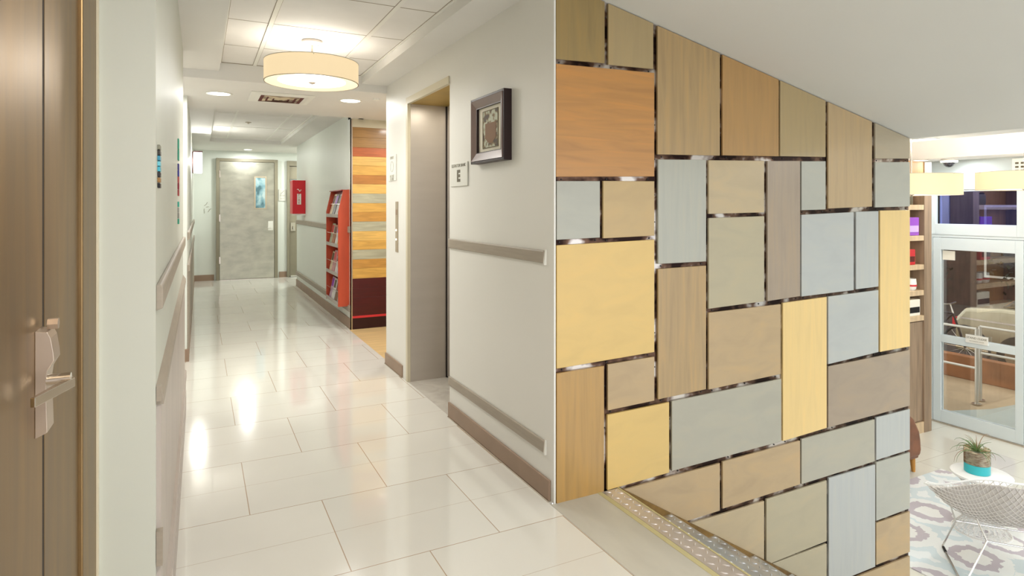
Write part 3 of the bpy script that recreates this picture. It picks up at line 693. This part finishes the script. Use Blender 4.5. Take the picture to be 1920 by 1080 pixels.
text('lettering', 'IN CASE', .03, (XR - .0064, 4.665, 1.485), R_NX, 'signtext_l', t)
text('lettering', 'OF FIRE', .03, (XR - .0064, 4.665, 1.462), R_NX, 'signtext_l', t)
MB().tube([(XR - .0062, 4.665 + .04 * math.cos(a * PI / 8), 1.56 + .04 * math.sin(a * PI / 8)) for a in range(16)], .0012, 5, closed=True).build('pictogram', 'signtext_l', t)
t = thing('call_panel', 'slim vertical steel call plate with two lit buttons left of the elevator', 'elevator panel', (XR, 4.54, .91))
MB().box(XR - .006, XR, 4.515, 4.575, .91, 1.29).build('plate', 'frame_st', t, bevel=.002)
for z in (1.005, 1.075): MB().tube([(XR - .006, 4.545, z), (XR - .011, 4.545, z)], .007, 14).build('button', 'btn', t)
MB().box(XR - .0075, XR - .006, 4.525, 4.565, 1.19, 1.23).build('indicator', 'base', t)

# fire extinguisher box
t = thing('fire_box', 'red fire extinguisher box projecting from the right wall above the rail', 'fire extinguisher box', (XF, 9.5, 1.13))
MB().box(1.2, XF, 9.4, 9.66, 1.15, 1.635).build('box_body', 'fire_pink', t, bevel=.003)
MB().box(1.2, XF - .002, 9.392, 9.40, 1.15, 1.635).build('front_panel', 'fire_red', t)
pl = MB().box(1.262, 1.318, 9.388, 9.392, 1.285, 1.44).build('word_plate', 'white', t)
for i, ch in enumerate('FIRE'): text('lettering', ch, .045, (1.29, 9.3875, 1.423 - i * .038), R_NY, 'red_text', pl)
pb = MB().tube([(1.262, 9.389, 1.50), (1.275, 9.389, 1.51), (1.30, 9.389, 1.475), (1.318, 9.389, 1.50)], .006, 6).build('flame_mark', 'white', t)
for x in (1.225, 1.36): MB().tube([(x, 9.42, 1.15), (x, 9.42, 1.125)], .006, 6).build('bracket', 'satin', t)
MB().box(1.20, 1.38, 9.395, 9.41, 1.128, 1.15).build('bottom_lip', 'white', t)

# plates by the far doors
t = thing('wall_sign', 'small square plate with a figure between the two far doors', 'sign', (1.3, 11.64, 1.36))
MB().box(1.252, 1.375, 11.64, 11.65, 1.355, 1.56).build('plate', 'signplate', t, bevel=.002)
MB().tube([(1.285, 11.639, 1.48), (1.315, 11.639, 1.51), (1.345, 11.639, 1.54)], .004, 6).build('pictogram', 'signtext_l', t)
text('lettering', 'STAIR', .032, (1.313, 11.6395, 1.45), R_NY, 'signtext_l', t); text('lettering', 'EXIT', .03, (1.313, 11.6395, 1.395), R_NY, 'signtext_l', t)
t = thing('wall_decal', 'cluster of faint grey marks on the far wall left of the steel door', 'wall decal', (.1, 11.645, 1.1))
for (x, z, a) in ((.085, 1.28, .6), (.11, 1.31, 1.1), (.07, 1.20, 1.5), (.075, 1.16, 1.5), (.14, 1.18, .9), (.16, 1.21, .5), (.12, 1.25, .2)):
    MB().tube([(x - .02 * math.cos(a), 11.648, z - .02 * math.sin(a)), (x + .02 * math.cos(a), 11.648, z + .02 * math.sin(a))], .004, 5).build('mark', 'signtext_l', t)

# ---------------------------------------------------------------- magazine rack
RX = 1.267
t = thing('magazine_rack', 'red orange wooden magazine rack hung on the right wall by the plank wall', 'magazine rack', (1.32, 6.78, .2))
side = [(RX, .225), (RX, 1.20), (1.318, 1.425), (XF, 1.43), (XF, .225)]
MB().prism(side, (6.445, 6.463), 'y').build('side_panel', 'orange_side', t, bevel=.002)
MB().prism(side, (7.10, 7.118), 'y').build('side_panel', 'orange_side', t, bevel=.002)
MB().box(1.368, XF - .001, 6.463, 7.10, .225, 1.43).build('back_panel', 'red_in', t)
tz = [.24, .535, .835, 1.145]
for i, z in enumerate(tz):
    MB().box(RX + .006, 1.368, 6.463, 7.10, z, z + .012).build('shelf', 'red_in', t)
    MB().box(RX - .002, RX + .006, 6.463, 7.10, z - .006, z + .030).build('shelf_lip', 'shelfgrey', t, bevel=.001)
    x_ = RX + .004 + (.03 if i == 3 else 0)
    MB().tube([(x_, 6.463, z + .135), (x_, 7.10, z + .135)], .0028, 6).build('retaining_rail', 'chrome', t)
MB().box(1.30, XF - .001, 6.463, 7.10, 1.418, 1.428).build('top_board', 'red_in', t)
mags = [['white', 'pale grey', 'black and white', 'cream'], ['yellow', 'white', 'orange brown', 'pale green'], ['lilac', 'white', 'pink', 'cream'], ['pale grey', 'brown', 'white', 'lilac']]
mc = {'white': S(222, 218, 212), 'pale grey': S(188, 184, 180), 'black and white': S(120, 116, 114), 'cream': S(226, 212, 180), 'yellow': S(222, 186, 84), 'orange brown': S(160, 92, 46),
      'pale green': S(178, 190, 160), 'lilac': S(196, 176, 196), 'pink': S(206, 150, 150), 'brown': S(130, 96, 70)}
mm = {k: vary(mat('cover_' + k.replace(' ', '_'), c, .4), tuple(q * .55 for q in c), tuple(min(1, q * 1.1) for q in c), (1, 1, 1), 18, 2, lo=.3, hi=.5) for k, c in mc.items()}
tn = ['top', 'second', 'third', 'lowest']
rm = random.Random(5)
for ti, z in enumerate(reversed(tz)):
    for j in range(4):
        y0 = 6.475 + j * .155; k = mags[ti][j]; hh = .205 + rm.random() * .03; w_ = .135
        xb = RX + .018 + (.005 if j % 2 else 0); lean = .045 if ti else .065
        b = MB(); z0 = z + .0125
        b.prism([(xb, z0), (xb + .008, z0), (xb + .008 + lean, z0 + hh), (xb + lean, z0 + hh)], (y0, y0 + w_), 'y')
        tm = thing('magazine', f'{k} magazine on the {tn[ti]} shelf of the red rack', 'magazine', (xb, y0 + w_ / 2, z0), group='magazines in the red rack')
        b.build('cover', mm[k], tm)
        b2 = MB(); q0, q1 = .55, .92
        b2.prism([(xb + lean * q0 - .0012, z0 + hh * q0), (xb + lean * q0, z0 + hh * q0), (xb + lean * q1, z0 + hh * q1), (xb + lean * q1 - .0012, z0 + hh * q1)], (y0 + .02, y0 + w_ - .02), 'y')
        b2.build('cover_title', ['redbox', 'signtext', 'purple', 'brownprint'][(ti + j) % 4], tm)

# ---------------------------------------------------------------- lobby
struct(B(3.82, 7.8, 4.3, 4.4, -1.25, 2.3).build('wall_back', 'wall'))
sf = MB().box(7.68, 7.8, -4, 3.30, -1.25, 2.3); sf.box(7.68, 7.8, 3.30, 4.3, 1.46, 2.3); sf.box(7.68, 7.8, 4.262, 4.3, -1.25, 1.5)
struct(sf.build('wall_front', var2('lobby_wall_paint', S(192, 201, 200), .02, .5, nscale=1)))
SX = 7.66
wn = sthing('window_1', (7.72, 3.8, 1.0), 'bluish transom window in a white frame above the lobby glass door', 'window')
MB().box(SX, 7.80, 3.30, 3.396, .93, 1.46).box(SX, 7.80, 4.20, 4.262, .93, 1.46).box(SX, 7.80, 3.396, 4.20, .93, 1.055).box(SX, 7.80, 3.396, 4.20, 1.425, 1.445).build('window_frame', 'doorwhite', wn, bevel=.003)
MB().box(SX - .01, 7.80, 3.30, 4.262, 1.445, 1.475).build('head_rail', 'concrete', wn)
MB().box(7.715, 7.722, 3.396, 4.20, 1.055, 1.425).build('pane', 'glass_blue', wn)
MB().box(7.712, 7.73, 4.183, 4.2, 1.055, 1.425).build('gasket', 'black', wn)
dr = sthing('door_4', (7.72, 3.8, -1.25), 'white framed glass entrance door of the lobby', 'door')
MB().box(7.665, 7.8, 4.232, 4.262, -1.25, .93).box(7.665, 7.8, 3.30, 3.33, -1.25, .93).box(7.665, 7.8, 3.33, 4.232, .90, .93).build('door_frame', 'doorwhite', dr, bevel=.003)
MB().box(7.64, 7.8, 3.30, 4.262, -1.25, -1.235).build('threshold', 'satin', dr)
lf = MB(); lf.box(7.66, 7.72, 4.14, 4.226, -1.235, .895).box(7.66, 7.72, 3.336, 3.41, -1.235, .895)
lf.box(7.66, 7.72, 3.41, 4.14, .757, .895).box(7.66, 7.72, 3.41, 4.14, -.312, -.228).box(7.66, 7.72, 3.41, 4.14, -1.235, -1.098)
lf = lf.build('door_leaf', 'doorwhite', dr, bevel=.003)
MB().box(7.685, 7.692, 3.41, 4.14, -.228, .757).build('pane', 'glass', lf)
MB().box(7.685, 7.692, 3.41, 4.14, -1.098, -.312).build('pane', 'glass', lf)
MB().box(7.68, 7.684, 4.0, 4.13, .64, .745).build('paper_notice', 'mat_board', lf)
sg = MB().box(7.648, 7.66, 3.655, 3.875, -.262, -.172).build('safety_sign', 'white', lf, bevel=.001)
text('lettering', 'STAND CLEAR', .031, (7.6475, 3.765, -.205), R_NX, 'signtext', sg); text('lettering', 'AUTOMATIC DOOR', .016, (7.6475, 3.765, -.238), R_NX, 'signtext_l', sg)
t = thing('dome_camera', 'dark dome camera on the lobby ceiling above the transom window', 'security camera', (7.3, 3.9, 1.78))
cx_, cy_ = 7.45, 3.94; t.location = (cx_, cy_, 1.78)
MB().lathe([(0, 0), (.075, 0), (.085, -.012), (.08, -.035), (.055, -.04), (0, -.04)], (cx_, cy_, 1.78), 32).build('housing', 'white', t)
MB().lathe([(.055, -.036)] + [(.055 * math.cos(a), -.04 - .05 * math.sin(a)) for a in [i * PI / 12 for i in range(1, 7)]], (cx_, cy_, 1.78), 32).build('dome', 'carglass', t)
t = thing('wall_grille', 'white vent grille high on the lobby front wall', 'vent', (7.68, 3.3, 1.55))
MB().box(7.665, 7.68, 3.0, 3.44, 1.50, 1.76).build('grille_frame', 'white', t, bevel=.002)
for i in range(6): 
    for j in range(5): MB().box(7.662, 7.666, 3.38 - .05 * i, 3.41 - .05 * i, 1.54 + .04 * j, 1.56 + .04 * j).build('slot', 'signtext', t)

pendant((5.55, 3.24, 1.353), .74, .175, 'cream drum pendant in the lobby beside the panelled wall corner', 'drum pendants', 2.2)
pendant((6.83, 2.965, 1.41), .74, .165, 'cream drum pendant in the lobby at the right edge', 'drum pendants', 2.2)
pendant((6.2, .6, 1.41), .74, .165, 'cream drum pendant far right in the lobby', 'drum pendants', 2.2)

# shelves
t = thing('bookcase', 'weathered oak bookcase with five shelves against the lobby back wall', 'bookcase', (6.75, 4.17, -1.25))
MB().box(7.165, 7.30, 4.04, 4.29, -1.25, 1.75).build('side_panel', 'walngrey', t, bevel=.003)
MB().box(6.0, 6.05, 4.04, 4.29, -1.25, 1.75).build('side_panel', 'walngrey', t, bevel=.003)
MB().box(6.05, 7.165, 4.28, 4.295, -1.25, 1.75).build('back_panel', 'oakdark', t)
for z in (1.245, .905, .585, .30, .02): MB().box(6.05, 7.164, 4.045, 4.28, z - .028, z + .028).build('shelf', 'oak', t, bevel=.002)
MB().box(6.05, 7.165, 4.05, 4.28, 1.60, 1.75).build('top_board', 'oakdark', t)
for k, (a, b_) in enumerate(((6.05, 6.6), (6.6, 7.165))): MB().box(a + .004, b_ - .004, 4.06, 4.08, -1.12, -.02).build('door', 'walngrey', t, bevel=.002)
MB().box(6.05, 7.165, 4.045, 4.1, -1.25, -1.13).build('plinth', 'oak', t)
def shelfbox(label, x0, x1, z0, h, m, m2, words=None, cat='box', name='gift_box'):
    t = thing(name, label, cat, ((x0 + x1) / 2, 4.13, z0))
    MB().box(x0, x1, 4.06, 4.2, z0, z0 + h).build('carton', m, t, bevel=.006)
    MB().box(x0 + .01, x1 - .015, 4.057, 4.06, z0 + h * .2, z0 + h * .55).build('label_print', m2, t)
    if words: text('lettering', words, h * .2, ((x0 + x1) / 2, 4.056, z0 + h * .75), R_NY, 'white', t)
shelfbox('purple gift box with lilac print on a bookcase shelf', 6.84, 7.10, .934, .20, 'purple', 'purple_l')
shelfbox('red gift box with brown print on the shelf below the purple box', 6.82, 7.03, .614, .17, 'redbox', 'brownprint')
def mug(label, x, y, z):
    t = thing('mug', label, 'mug', (x, y, z), group='white mugs on the bookcase')
    MB().lathe([(0, 0), (.045, 0), (.062, .02), (.066, .07), (.06, .13), (.054, .13), (.058, .07), (.05, .02), (0, .012)], (x, y, z), 28).build('cup', 'ceramic', t)
    MB().tube([(x + .055 * 1, y - .01, z + .11), (x + .095, y - .01, z + .1), (x + .095, y - .01, z + .05), (x + .06, y - .01, z + .03)], .007, 8).build('handle', 'ceramic', t)
    MB().lathe([(.0665, .045), (.0675, .05), (.0675, .06), (.0665, .065)], (x, y, z), 28).build('band', 'redbox', t)
mug('white mug with red band on the bookcase, nearest the side panel', 7.03, 4.12, .328); mug('white mug with red band on the bookcase, half hidden by the panelled wall', 6.865, 4.12, .328)
shelfbox('pale box with dark lettering on the bottom open shelf of the bookcase', 6.84, 7.12, .049, .18, 'mat_board', 'black', name='storage_box')
t = thing('jar', 'small patterned dark jar on the top shelf of the bookcase', 'jar', (6.98, 4.12, 1.273))
MB().lathe([(0, 0), (.05, 0), (.055, .03), (.055, .11), (.04, .13), (0, .13)], (6.98, 4.12, 1.273), 24).build('jar_body', 'signtext', t)
MB().lathe([(0, .13), (.042, .13), (.042, .15), (0, .152)], (6.98, 4.12, 1.273), 24).build('lid', 'black', t)

# leather armchair
t = thing('armchair', 'brown leather armchair with honey wooden legs half hidden behind the panelled wall', 'armchair', (5.690, 3.75, -1.25))
prof = [(5.300, -1.08), (6.010, -1.08), (6.030, -1.02), (6.020, -.92), (6.000, -.84), (5.920, -.72), (5.840, -.66), (5.540, -.60), (5.360, -.52), (5.260, -.60)]
MB().prism(prof, (3.42, 3.52), 'y').build('arm', 'leather', t, bevel=.03, seg=3)
MB().prism(prof, (3.93, 4.03), 'y').build('arm', 'leather', t, bevel=.03, seg=3)
MB().box(5.440, 6.030, 3.52, 3.93, -.99, -.86).build('seat_cushion', 'leather', t, bevel=.03, seg=3)
MB().box(5.300, 6.010, 3.44, 4.02, -1.10, -1.0).build('seat_frame', 'leather', t, bevel=.01)
MB().prism([(5.240, -1.05), (5.420, -1.05), (5.380, -.45), (5.300, -.42), (5.220, -.46)], (3.44, 4.02), 'y').build('backrest', 'leather', t, bevel=.03, seg=3)
for x, y in ((6.010, 3.50), (6.010, 3.96), (5.340, 3.5), (5.340, 3.96)):
    MB().tube([(x, y, -1.10), (x + .01, y - .005, -1.25)], [.026, .016], 10).build('leg', 'legwood', t)

# rug
rug = mat('ikat_rug', S(214, 218, 218), .95); nt, N, L, b = nodes(rug)
tc = N.new('ShaderNodeTexCoord'); mp = N.new('ShaderNodeMapping'); mp.inputs['Scale'].default_value = (1.5, 1.5, 1)
nz = N.new('ShaderNodeTexNoise'); nz.inputs['Scale'].default_value = 16; nz.inputs['Detail'].default_value = 2
mx = N.new('ShaderNodeVectorMath'); mx.operation = 'MULTIPLY_ADD'; mx.inputs[1].default_value = (.16, .16, 0)
L.new(tc.outputs['Object'], mp.inputs[0]); L.new(mp.outputs[0], mx.inputs[2]); L.new(tc.outputs['Object'], nz.inputs[0]); L.new(nz.outputs['Color'], mx.inputs[0])
vo = N.new('ShaderNodeTexVoronoi'); vo.inputs['Randomness'].default_value = .25; vo.inputs['Scale'].default_value = 1.4; L.new(mx.outputs[0], vo.inputs['Vector'])
cr = N.new('ShaderNodeValToRGB'); cr.color_ramp.interpolation = 'CONSTANT'
for i, (p_, c_) in enumerate([(0, S(226, 226, 222)), (.22, S(186, 178, 184)), (.36, S(224, 226, 224)), (.5, S(202, 213, 216)), (.62, S(222, 226, 226)), (.74, S(188, 182, 188))]):
    e = cr.color_ramp.elements[i] if i < 2 else cr.color_ramp.elements.new(p_)
    e.position = p_; e.color = (*c_, 1)
L.new(vo.outputs['Distance'], cr.inputs[0]); L.new(cr.outputs[0], b.inputs['Base Color'])
tag(B(4.39, 6.3, -.4, 3.4, -1.25, -1.242).build('rug', rug), 'pale rug with mauve and blue jagged rings on the lobby floor', 'rug')

# side table
TX, TY = 5.37, 2.61
t = thing('side_table', 'small round white wire side table on the rug', 'side table', (TX, TY, -1.242))
MB().lathe([(0, .42), (.19, .42), (.2, .428), (.2, .44), (.19, .447), (0, .447)], (TX, TY, -1.242), 48).build('tabletop', 'tableblock', t)
def rr(u): return .06 + .125 * abs(2 * u - 1) ** 1.6
wb = MB(); nw = 28
for k in range(nw):
    for sgn in (1, -1):
        pts = []
        for i in range(9):
            u = i / 8; a = 2 * PI * k / nw + sgn * u * .9
            pts.append((TX + rr(u) * math.cos(a), TY + rr(u) * math.sin(a), -1.235 + .425 * u))
        wb.tube(pts, .0018, 4)
for u in (0, .5, 1): wb.tube([(TX + rr(u) * math.cos(a * PI / 16), TY + rr(u) * math.sin(a * PI / 16), -1.236 + .42 * u) for a in range(32)], .003, 5, closed=True)
wb.build('wire_base', 'wire', t)
bb = MB()
for rr_ in (.05, .085, .12, .155, .185): bb.lathe([(rr_ - .008, 0), (rr_ + .008, 0), (rr_ + .008, .003), (rr_ - .008, .003)], (TX, TY, -1.242), 40, closed=True)
for k in range(36):
    a = 2 * PI * k / 36; c_, s_ = math.cos(a), math.sin(a)
    bb.tube([(TX + .045 * c_, TY + .045 * s_, -1.2405), (TX + .19 * c_, TY + .19 * s_, -1.2405)], .0025, 4)
bb.build('perforated_foot', 'tableblock', t)
# potted air plant
PX, PY, PZ = 5.35, 2.63, -.795
t = thing('potted_plant', 'spiky air plant in a teal and layered sand pot on the white side table', 'plant', (PX, PY, PZ))
MB().lathe([(0, 0), (.08, 0), (.084, .004), (.084, .07), (0, .07)], (PX, PY, PZ), 40).build('glazed_base', 'teal', t)
MB().lathe([(0, .07), (.083, .07), (.083, .165), (.078, .168), (.076, .155), (0, .152)], (PX, PY, PZ), 40).build('sand_layer', 'sand_pot', t)
MB().lathe([(.084, .07), (.0855, .07), (.0855, .185), (.0835, .185)], (PX, PY, PZ), 40).build('glass_wall', 'glass', t)
rp = random.Random(11); lm = MB(); lm2 = MB()
for i in range(34):
    a = rp.random() * 2 * PI; L_ = .10 + rp.random() * .14; up = .3 + rp.random() * 1.2
    if i < 6: L_ += .08; up = .55
    pts = []; rs = []
    for k in range(8):
        u = k / 7; th = up + (-.1 - 1.4 * u * u * (L_ / .2))
        if k == 0: x = y = 0; z = .15; r_ = 0
        else:
            r_ += L_ / 7 * math.cos(th); z += L_ / 7 * math.sin(th)
        pts.append((PX + r_ * math.cos(a), PY + r_ * math.sin(a), PZ + z)); rs.append(.004 * (1 - u) + .0006)
    (lm if i % 4 else lm2).tube(pts, rs, 5)
lm.build('leaves', 'leaf', t); lm2.build('dry_leaves', 'leaf2', t)

# wire diamond chair
CX, CY, CZ = 4.817, 2.233, -1.242
F = Vector((.77, .64, 0)).normalized(); Sd = Vector((.64, -.77, 0)).normalized()
def W(f, s, z): p = Vector((CX, CY, CZ)) + F * f + Sd * s; return (p.x, p.y, CZ + z)
t = thing('wire_chair', 'white wire diamond lounge chair with chrome rod base on the rug', 'chair', (CX, CY, CZ))
def rim(a):
    """a: 0 front, pi/2 right wing, pi back, 3pi/2 left wing"""
    c, s = math.cos(a), math.sin(a)
    k = (abs(c) ** 1.25 + abs(s) ** 1.25) ** (-1 / 1.25)
    f = k * c * (.36 if c > 0 else .34) + (-.11 * abs(s) ** 2); sd = k * s * .45
    z = .60 + .13 * max(0, -c) ** 1.6 - .16 * max(0, c) ** 1.2
    if c < 0: f = -.14 + (f + .14) * .55
    return f, sd, z
def shell(a_, b_):
    r = math.hypot(a_, b_); th = math.atan2(b_, a_)
    f, s, z = rim(th); f0, s0, z0 = .02, 0, .345
    rr_ = min(r, 1)
    return W(f0 + (f - f0) * rr_ ** .9, s * rr_ ** .9, z0 + (z - z0) * rr_ ** 2.0)
wr_ = MB(); n = 15
for k in range(-n, n + 1):
    c0 = k / (n + .5)
    ext = math.sqrt(1 - c0 * c0)
    for kind in (0, 1):
        pts = []
        for i in range(15):
            q = (-1 + 2 * i / 14) * ext
            a_, b_ = (c0, q) if kind else (q, c0)
            ra, rb = (a_ - b_) * .7071, (a_ + b_) * .7071
            pts.append(shell(ra, rb))
        wr_.tube(pts, .0022, 4)
wr_.build('wire_shell', 'wire', t)
MB().tube([W(*rim(2 * PI * i / 64)) for i in range(64)], .0065, 8, closed=True).build('rim', 'tableblock', t)
def pad(u, v):
    a = 2 * PI * u; r = v * .93; p = shell(r * math.cos(a), r * math.sin(a)); return (p[0], p[1], p[2] + .012)
pd = MB().grid(pad, 40, 12).build('seat_pad', mat('pale_grey_fabric', S(206, 200, 194), .8), t); s_ = pd.modifiers.new('s', 'SOLIDIFY'); s_.thickness = .01; s_.offset = 1
leg = MB()
for sg in (-1, 1):
    ff, rf = W(.28, .265 * sg, .008), W(-.25, .255 * sg, .008)
    n1, n2 = W(.12, .22 * sg, .275), W(-.12, .10 * sg, .275)
    leg = MB(); leg.tube([n1, ff, rf, n2], .0065, 8); leg.build('sled_leg', 'chrome', t)
    MB().tube([n1, shell(.28, .72 * sg)], .0055, 8).build('shell_strut', 'chrome', t)
    MB().tube([n2, shell(-.2, .35 * sg)], .0055, 8).build('shell_strut', 'chrome', t)
    g0 = Vector(ff); g1 = g0.lerp(Vector(rf), .16)
    MB().tube([g0.lerp(Vector(rf), .04), g1], .0095, 8).build('glide', 'black', t)
for a_ in ((.12, .22), (-.12, .10)): MB().tube([W(a_[0], -a_[1], .275), W(a_[0], a_[1], .275)], .0055, 8).build('cross_rod', 'chrome', t)

# ---------------------------------------------------------------- street beyond the glass
struct(B(7.8, 11.0, -4, 14, -1.5, -1.262).build('ground', 'sidewalk'))
tag(B(11.0, 18.4, -8, 22, -1.6, -1.40).build('road', 'asphalt'), 'dark road beyond the pavement', 'road')
tag(MB().prism([(7.82, 2.6), (10.2, 1.5), (10.2, 4.0), (8.75, 4.15), (7.82, 4.5)], (-1.2619, -1.255), 'z').build('ramp', 'ramp'), 'pale grey concrete ramp outside the glass door', 'ramp')
tag(MB().box(9.95, 10.1, 0, 13, -1.262, -.93).build('low_wall', 'planter', bevel=.01), 'low brown wall along the pavement', 'wall')
def railing(label, pts_posts, xa, ya, yb, zs):
    t = thing('handrail', label, 'railing', (xa, pts_posts[0], -1.255))
    for y in pts_posts:
        MB().tube([(xa, y, -1.255), (xa, y, zs[0])], .022, 12).build('post', 'pipe', t)
        MB().lathe([(0, 0), (.055, 0), (.055, .012), (0, .012)], (xa, y, -1.255), 16).build('base_flange', 'satin', t)
    for z in zs: MB().tube([(xa, ya, z), (xa, yb, z)], .016, 10).build('rail', 'pipe', t)
railing('metal pipe railing outside the glass door, left run', [4.33, 7.4], 8.80, 4.33, 7.4, [-.30, -.80])
railing('metal pipe railing outside the glass door, right run', [4.40, 1.4], 9.02, 4.40, 1.4, [-.30, -.64])
# car
t = thing('car', 'silver car parked by the kerb, seen through the glass door', 'car', (12.2, 3.6, -1.4))
cp = [(5.9, -1.15), (5.9, -.62), (5.75, -.42), (5.2, -.36), (1.6, -.36), (.75, -.5), (.55, -.75), (.55, -1.15)]
body = MB().prism(cp, (11.3, 13.0), 'x').build('car_body', 'carpaint', t, bevel=.06, seg=3)
gh = [(5.3, -.37), (4.75, .08), (2.9, .12), (1.9, -.37)]
MB().prism(gh, (11.45, 12.85), 'x').build('greenhouse', 'carglass', t, bevel=.04)
MB().prism([(4.8, .05), (4.7, .10), (3.0, .145), (2.8, .10)], (11.43, 12.87), 'x').build('roof', 'carpaint', t, bevel=.02)
MB().box(11.285, 11.3, .7, 5.8, -.60, -.575).build('side_moulding', 'satin', t)
for y in (3.85, 2.6): MB().box(11.292, 11.30, y, y + .008, -1.1, -.38).build('door_gap', 'black', t)
for y in (4.0, 2.75): MB().box(11.27, 11.30, y + .05, y + .25, -.49, -.455).build('door_handle', 'chrome', t)
for y in (4.95, 1.5):
    wh = MB().tube([(11.27, y, -1.08), (11.5, y, -1.08)], .32, 28).build('wheel', 'tyre', t)
    MB().tube([(11.255, y, -1.08), (11.275, y, -1.08)], .2, 20).build('hub_cap', 'satin', wh)
MB().box(11.31, 11.7, 5.88, 5.93, -.72, -.60).build('tail_lamp', 'fire_red', t)
# bicycle
t = thing('bicycle', 'dark bicycle leaning by the kerb left of the silver car', 'bicycle', (10.6, 5.9, -1.262))
bx = 10.55
def ring(y, z, r, rt): return [(bx, y + r * math.cos(a * PI / 16), z + r * math.sin(a * PI / 16)) for a in range(32)]
for y in (5.35, 6.4):
    wh = MB().tube(ring(y, -.92, .33, .02), .018, 8, closed=True).build('wheel', 'tyre', t)
    sp = MB()
    for k in range(14): sp.tube([(bx, y, -.92), (bx, y + .32 * math.cos(k * PI / 7), -.92 + .32 * math.sin(k * PI / 7))], .003, 4)
    sp.build('spokes', 'satin', wh)
fb = MB(); P_ = {'r': (bx, 6.4, -.92), 'bb': (bx, 6.0, -.95), 's': (bx, 6.12, -.42), 'h': (bx, 5.52, -.42), 'f': (bx, 5.35, -.92)}
for a, b_ in (('r', 'bb'), ('bb', 's'), ('s', 'h'), ('bb', 'h'), ('h', 'f'), ('r', 's')): fb.tube([P_[a], P_[b_]], .016, 8)
fb.build('frame', 'picframe_d', t)
MB().tube([P_['h'], (bx, 5.56, -.28), (bx - .22, 5.6, -.27)], .012, 8).tube([(bx, 5.56, -.28), (bx + .22, 5.6, -.27)], .012, 8).build('handlebar', 'satin', t)
MB().box(bx - .06, bx + .06, 6.03, 6.26, -.40, -.35).build('saddle', 'black', t, bevel=.02)
# facade
t = thing('building', 'dark brick building across the road with amber windows and added dim blue glow panes', 'building', (19, 8, -1.4))
MB().box(18.5, 19.5, -6, 24, -1.6, 6).build('facade', 'facade', t)
for k in range(8):
    y = -2 + k * 3
    for z0, z1, m_ in ((1.9, 3.6, 'blueglow'), (-.6, 1.3, 'blueglow2' if k % 3 == 1 else 'carglass')):
        fr_ = MB().box(18.44, 18.5, y, y + 1.9, z0, z1).build('window_frame', 'concrete', t)
        MB().box(18.43, 18.46, y + .06, y + .92, z0 + .06, z1 - .06).box(18.43, 18.46, y + .98, y + 1.84, z0 + .06, z1 - .06).build('pane', m_, fr_)
rs_ = random.Random(4)
for k, (y, lab) in enumerate(((8.2, 'dark leafy street shrub behind the bicycle'), (6.0, 'dark leafy street shrub behind the silver car'))):
    b = MB()
    t = thing('street_shrub', lab, 'shrub', (14.2, y, -1.4), group='shrubs across the road')
    for i in range(420):
        a = rs_.random() * 2 * PI; ph = rs_.random() * PI; r = .75 * rs_.random() ** .4
        c_ = Vector((14.2 + r * math.sin(ph) * math.cos(a), y + r * math.sin(ph) * math.sin(a), .1 + r * 1.3 * math.cos(ph)))
        d1_ = Vector((rs_.uniform(-1, 1), rs_.uniform(-1, 1), rs_.uniform(-1, 1))).normalized() * .07; d2_ = d1_.cross(Vector((0, 0, 1))) * .6
        b._add([c_ - d1_, c_ + d2_, c_ + d1_, c_ - d2_], [(0, 1, 2, 3)])
    b.build('foliage', 'shrub', t)
    MB().tube([(14.2, y, -1.4), (14.2, y, -.3)], .06, 8).build('stem', 'bronze', t)
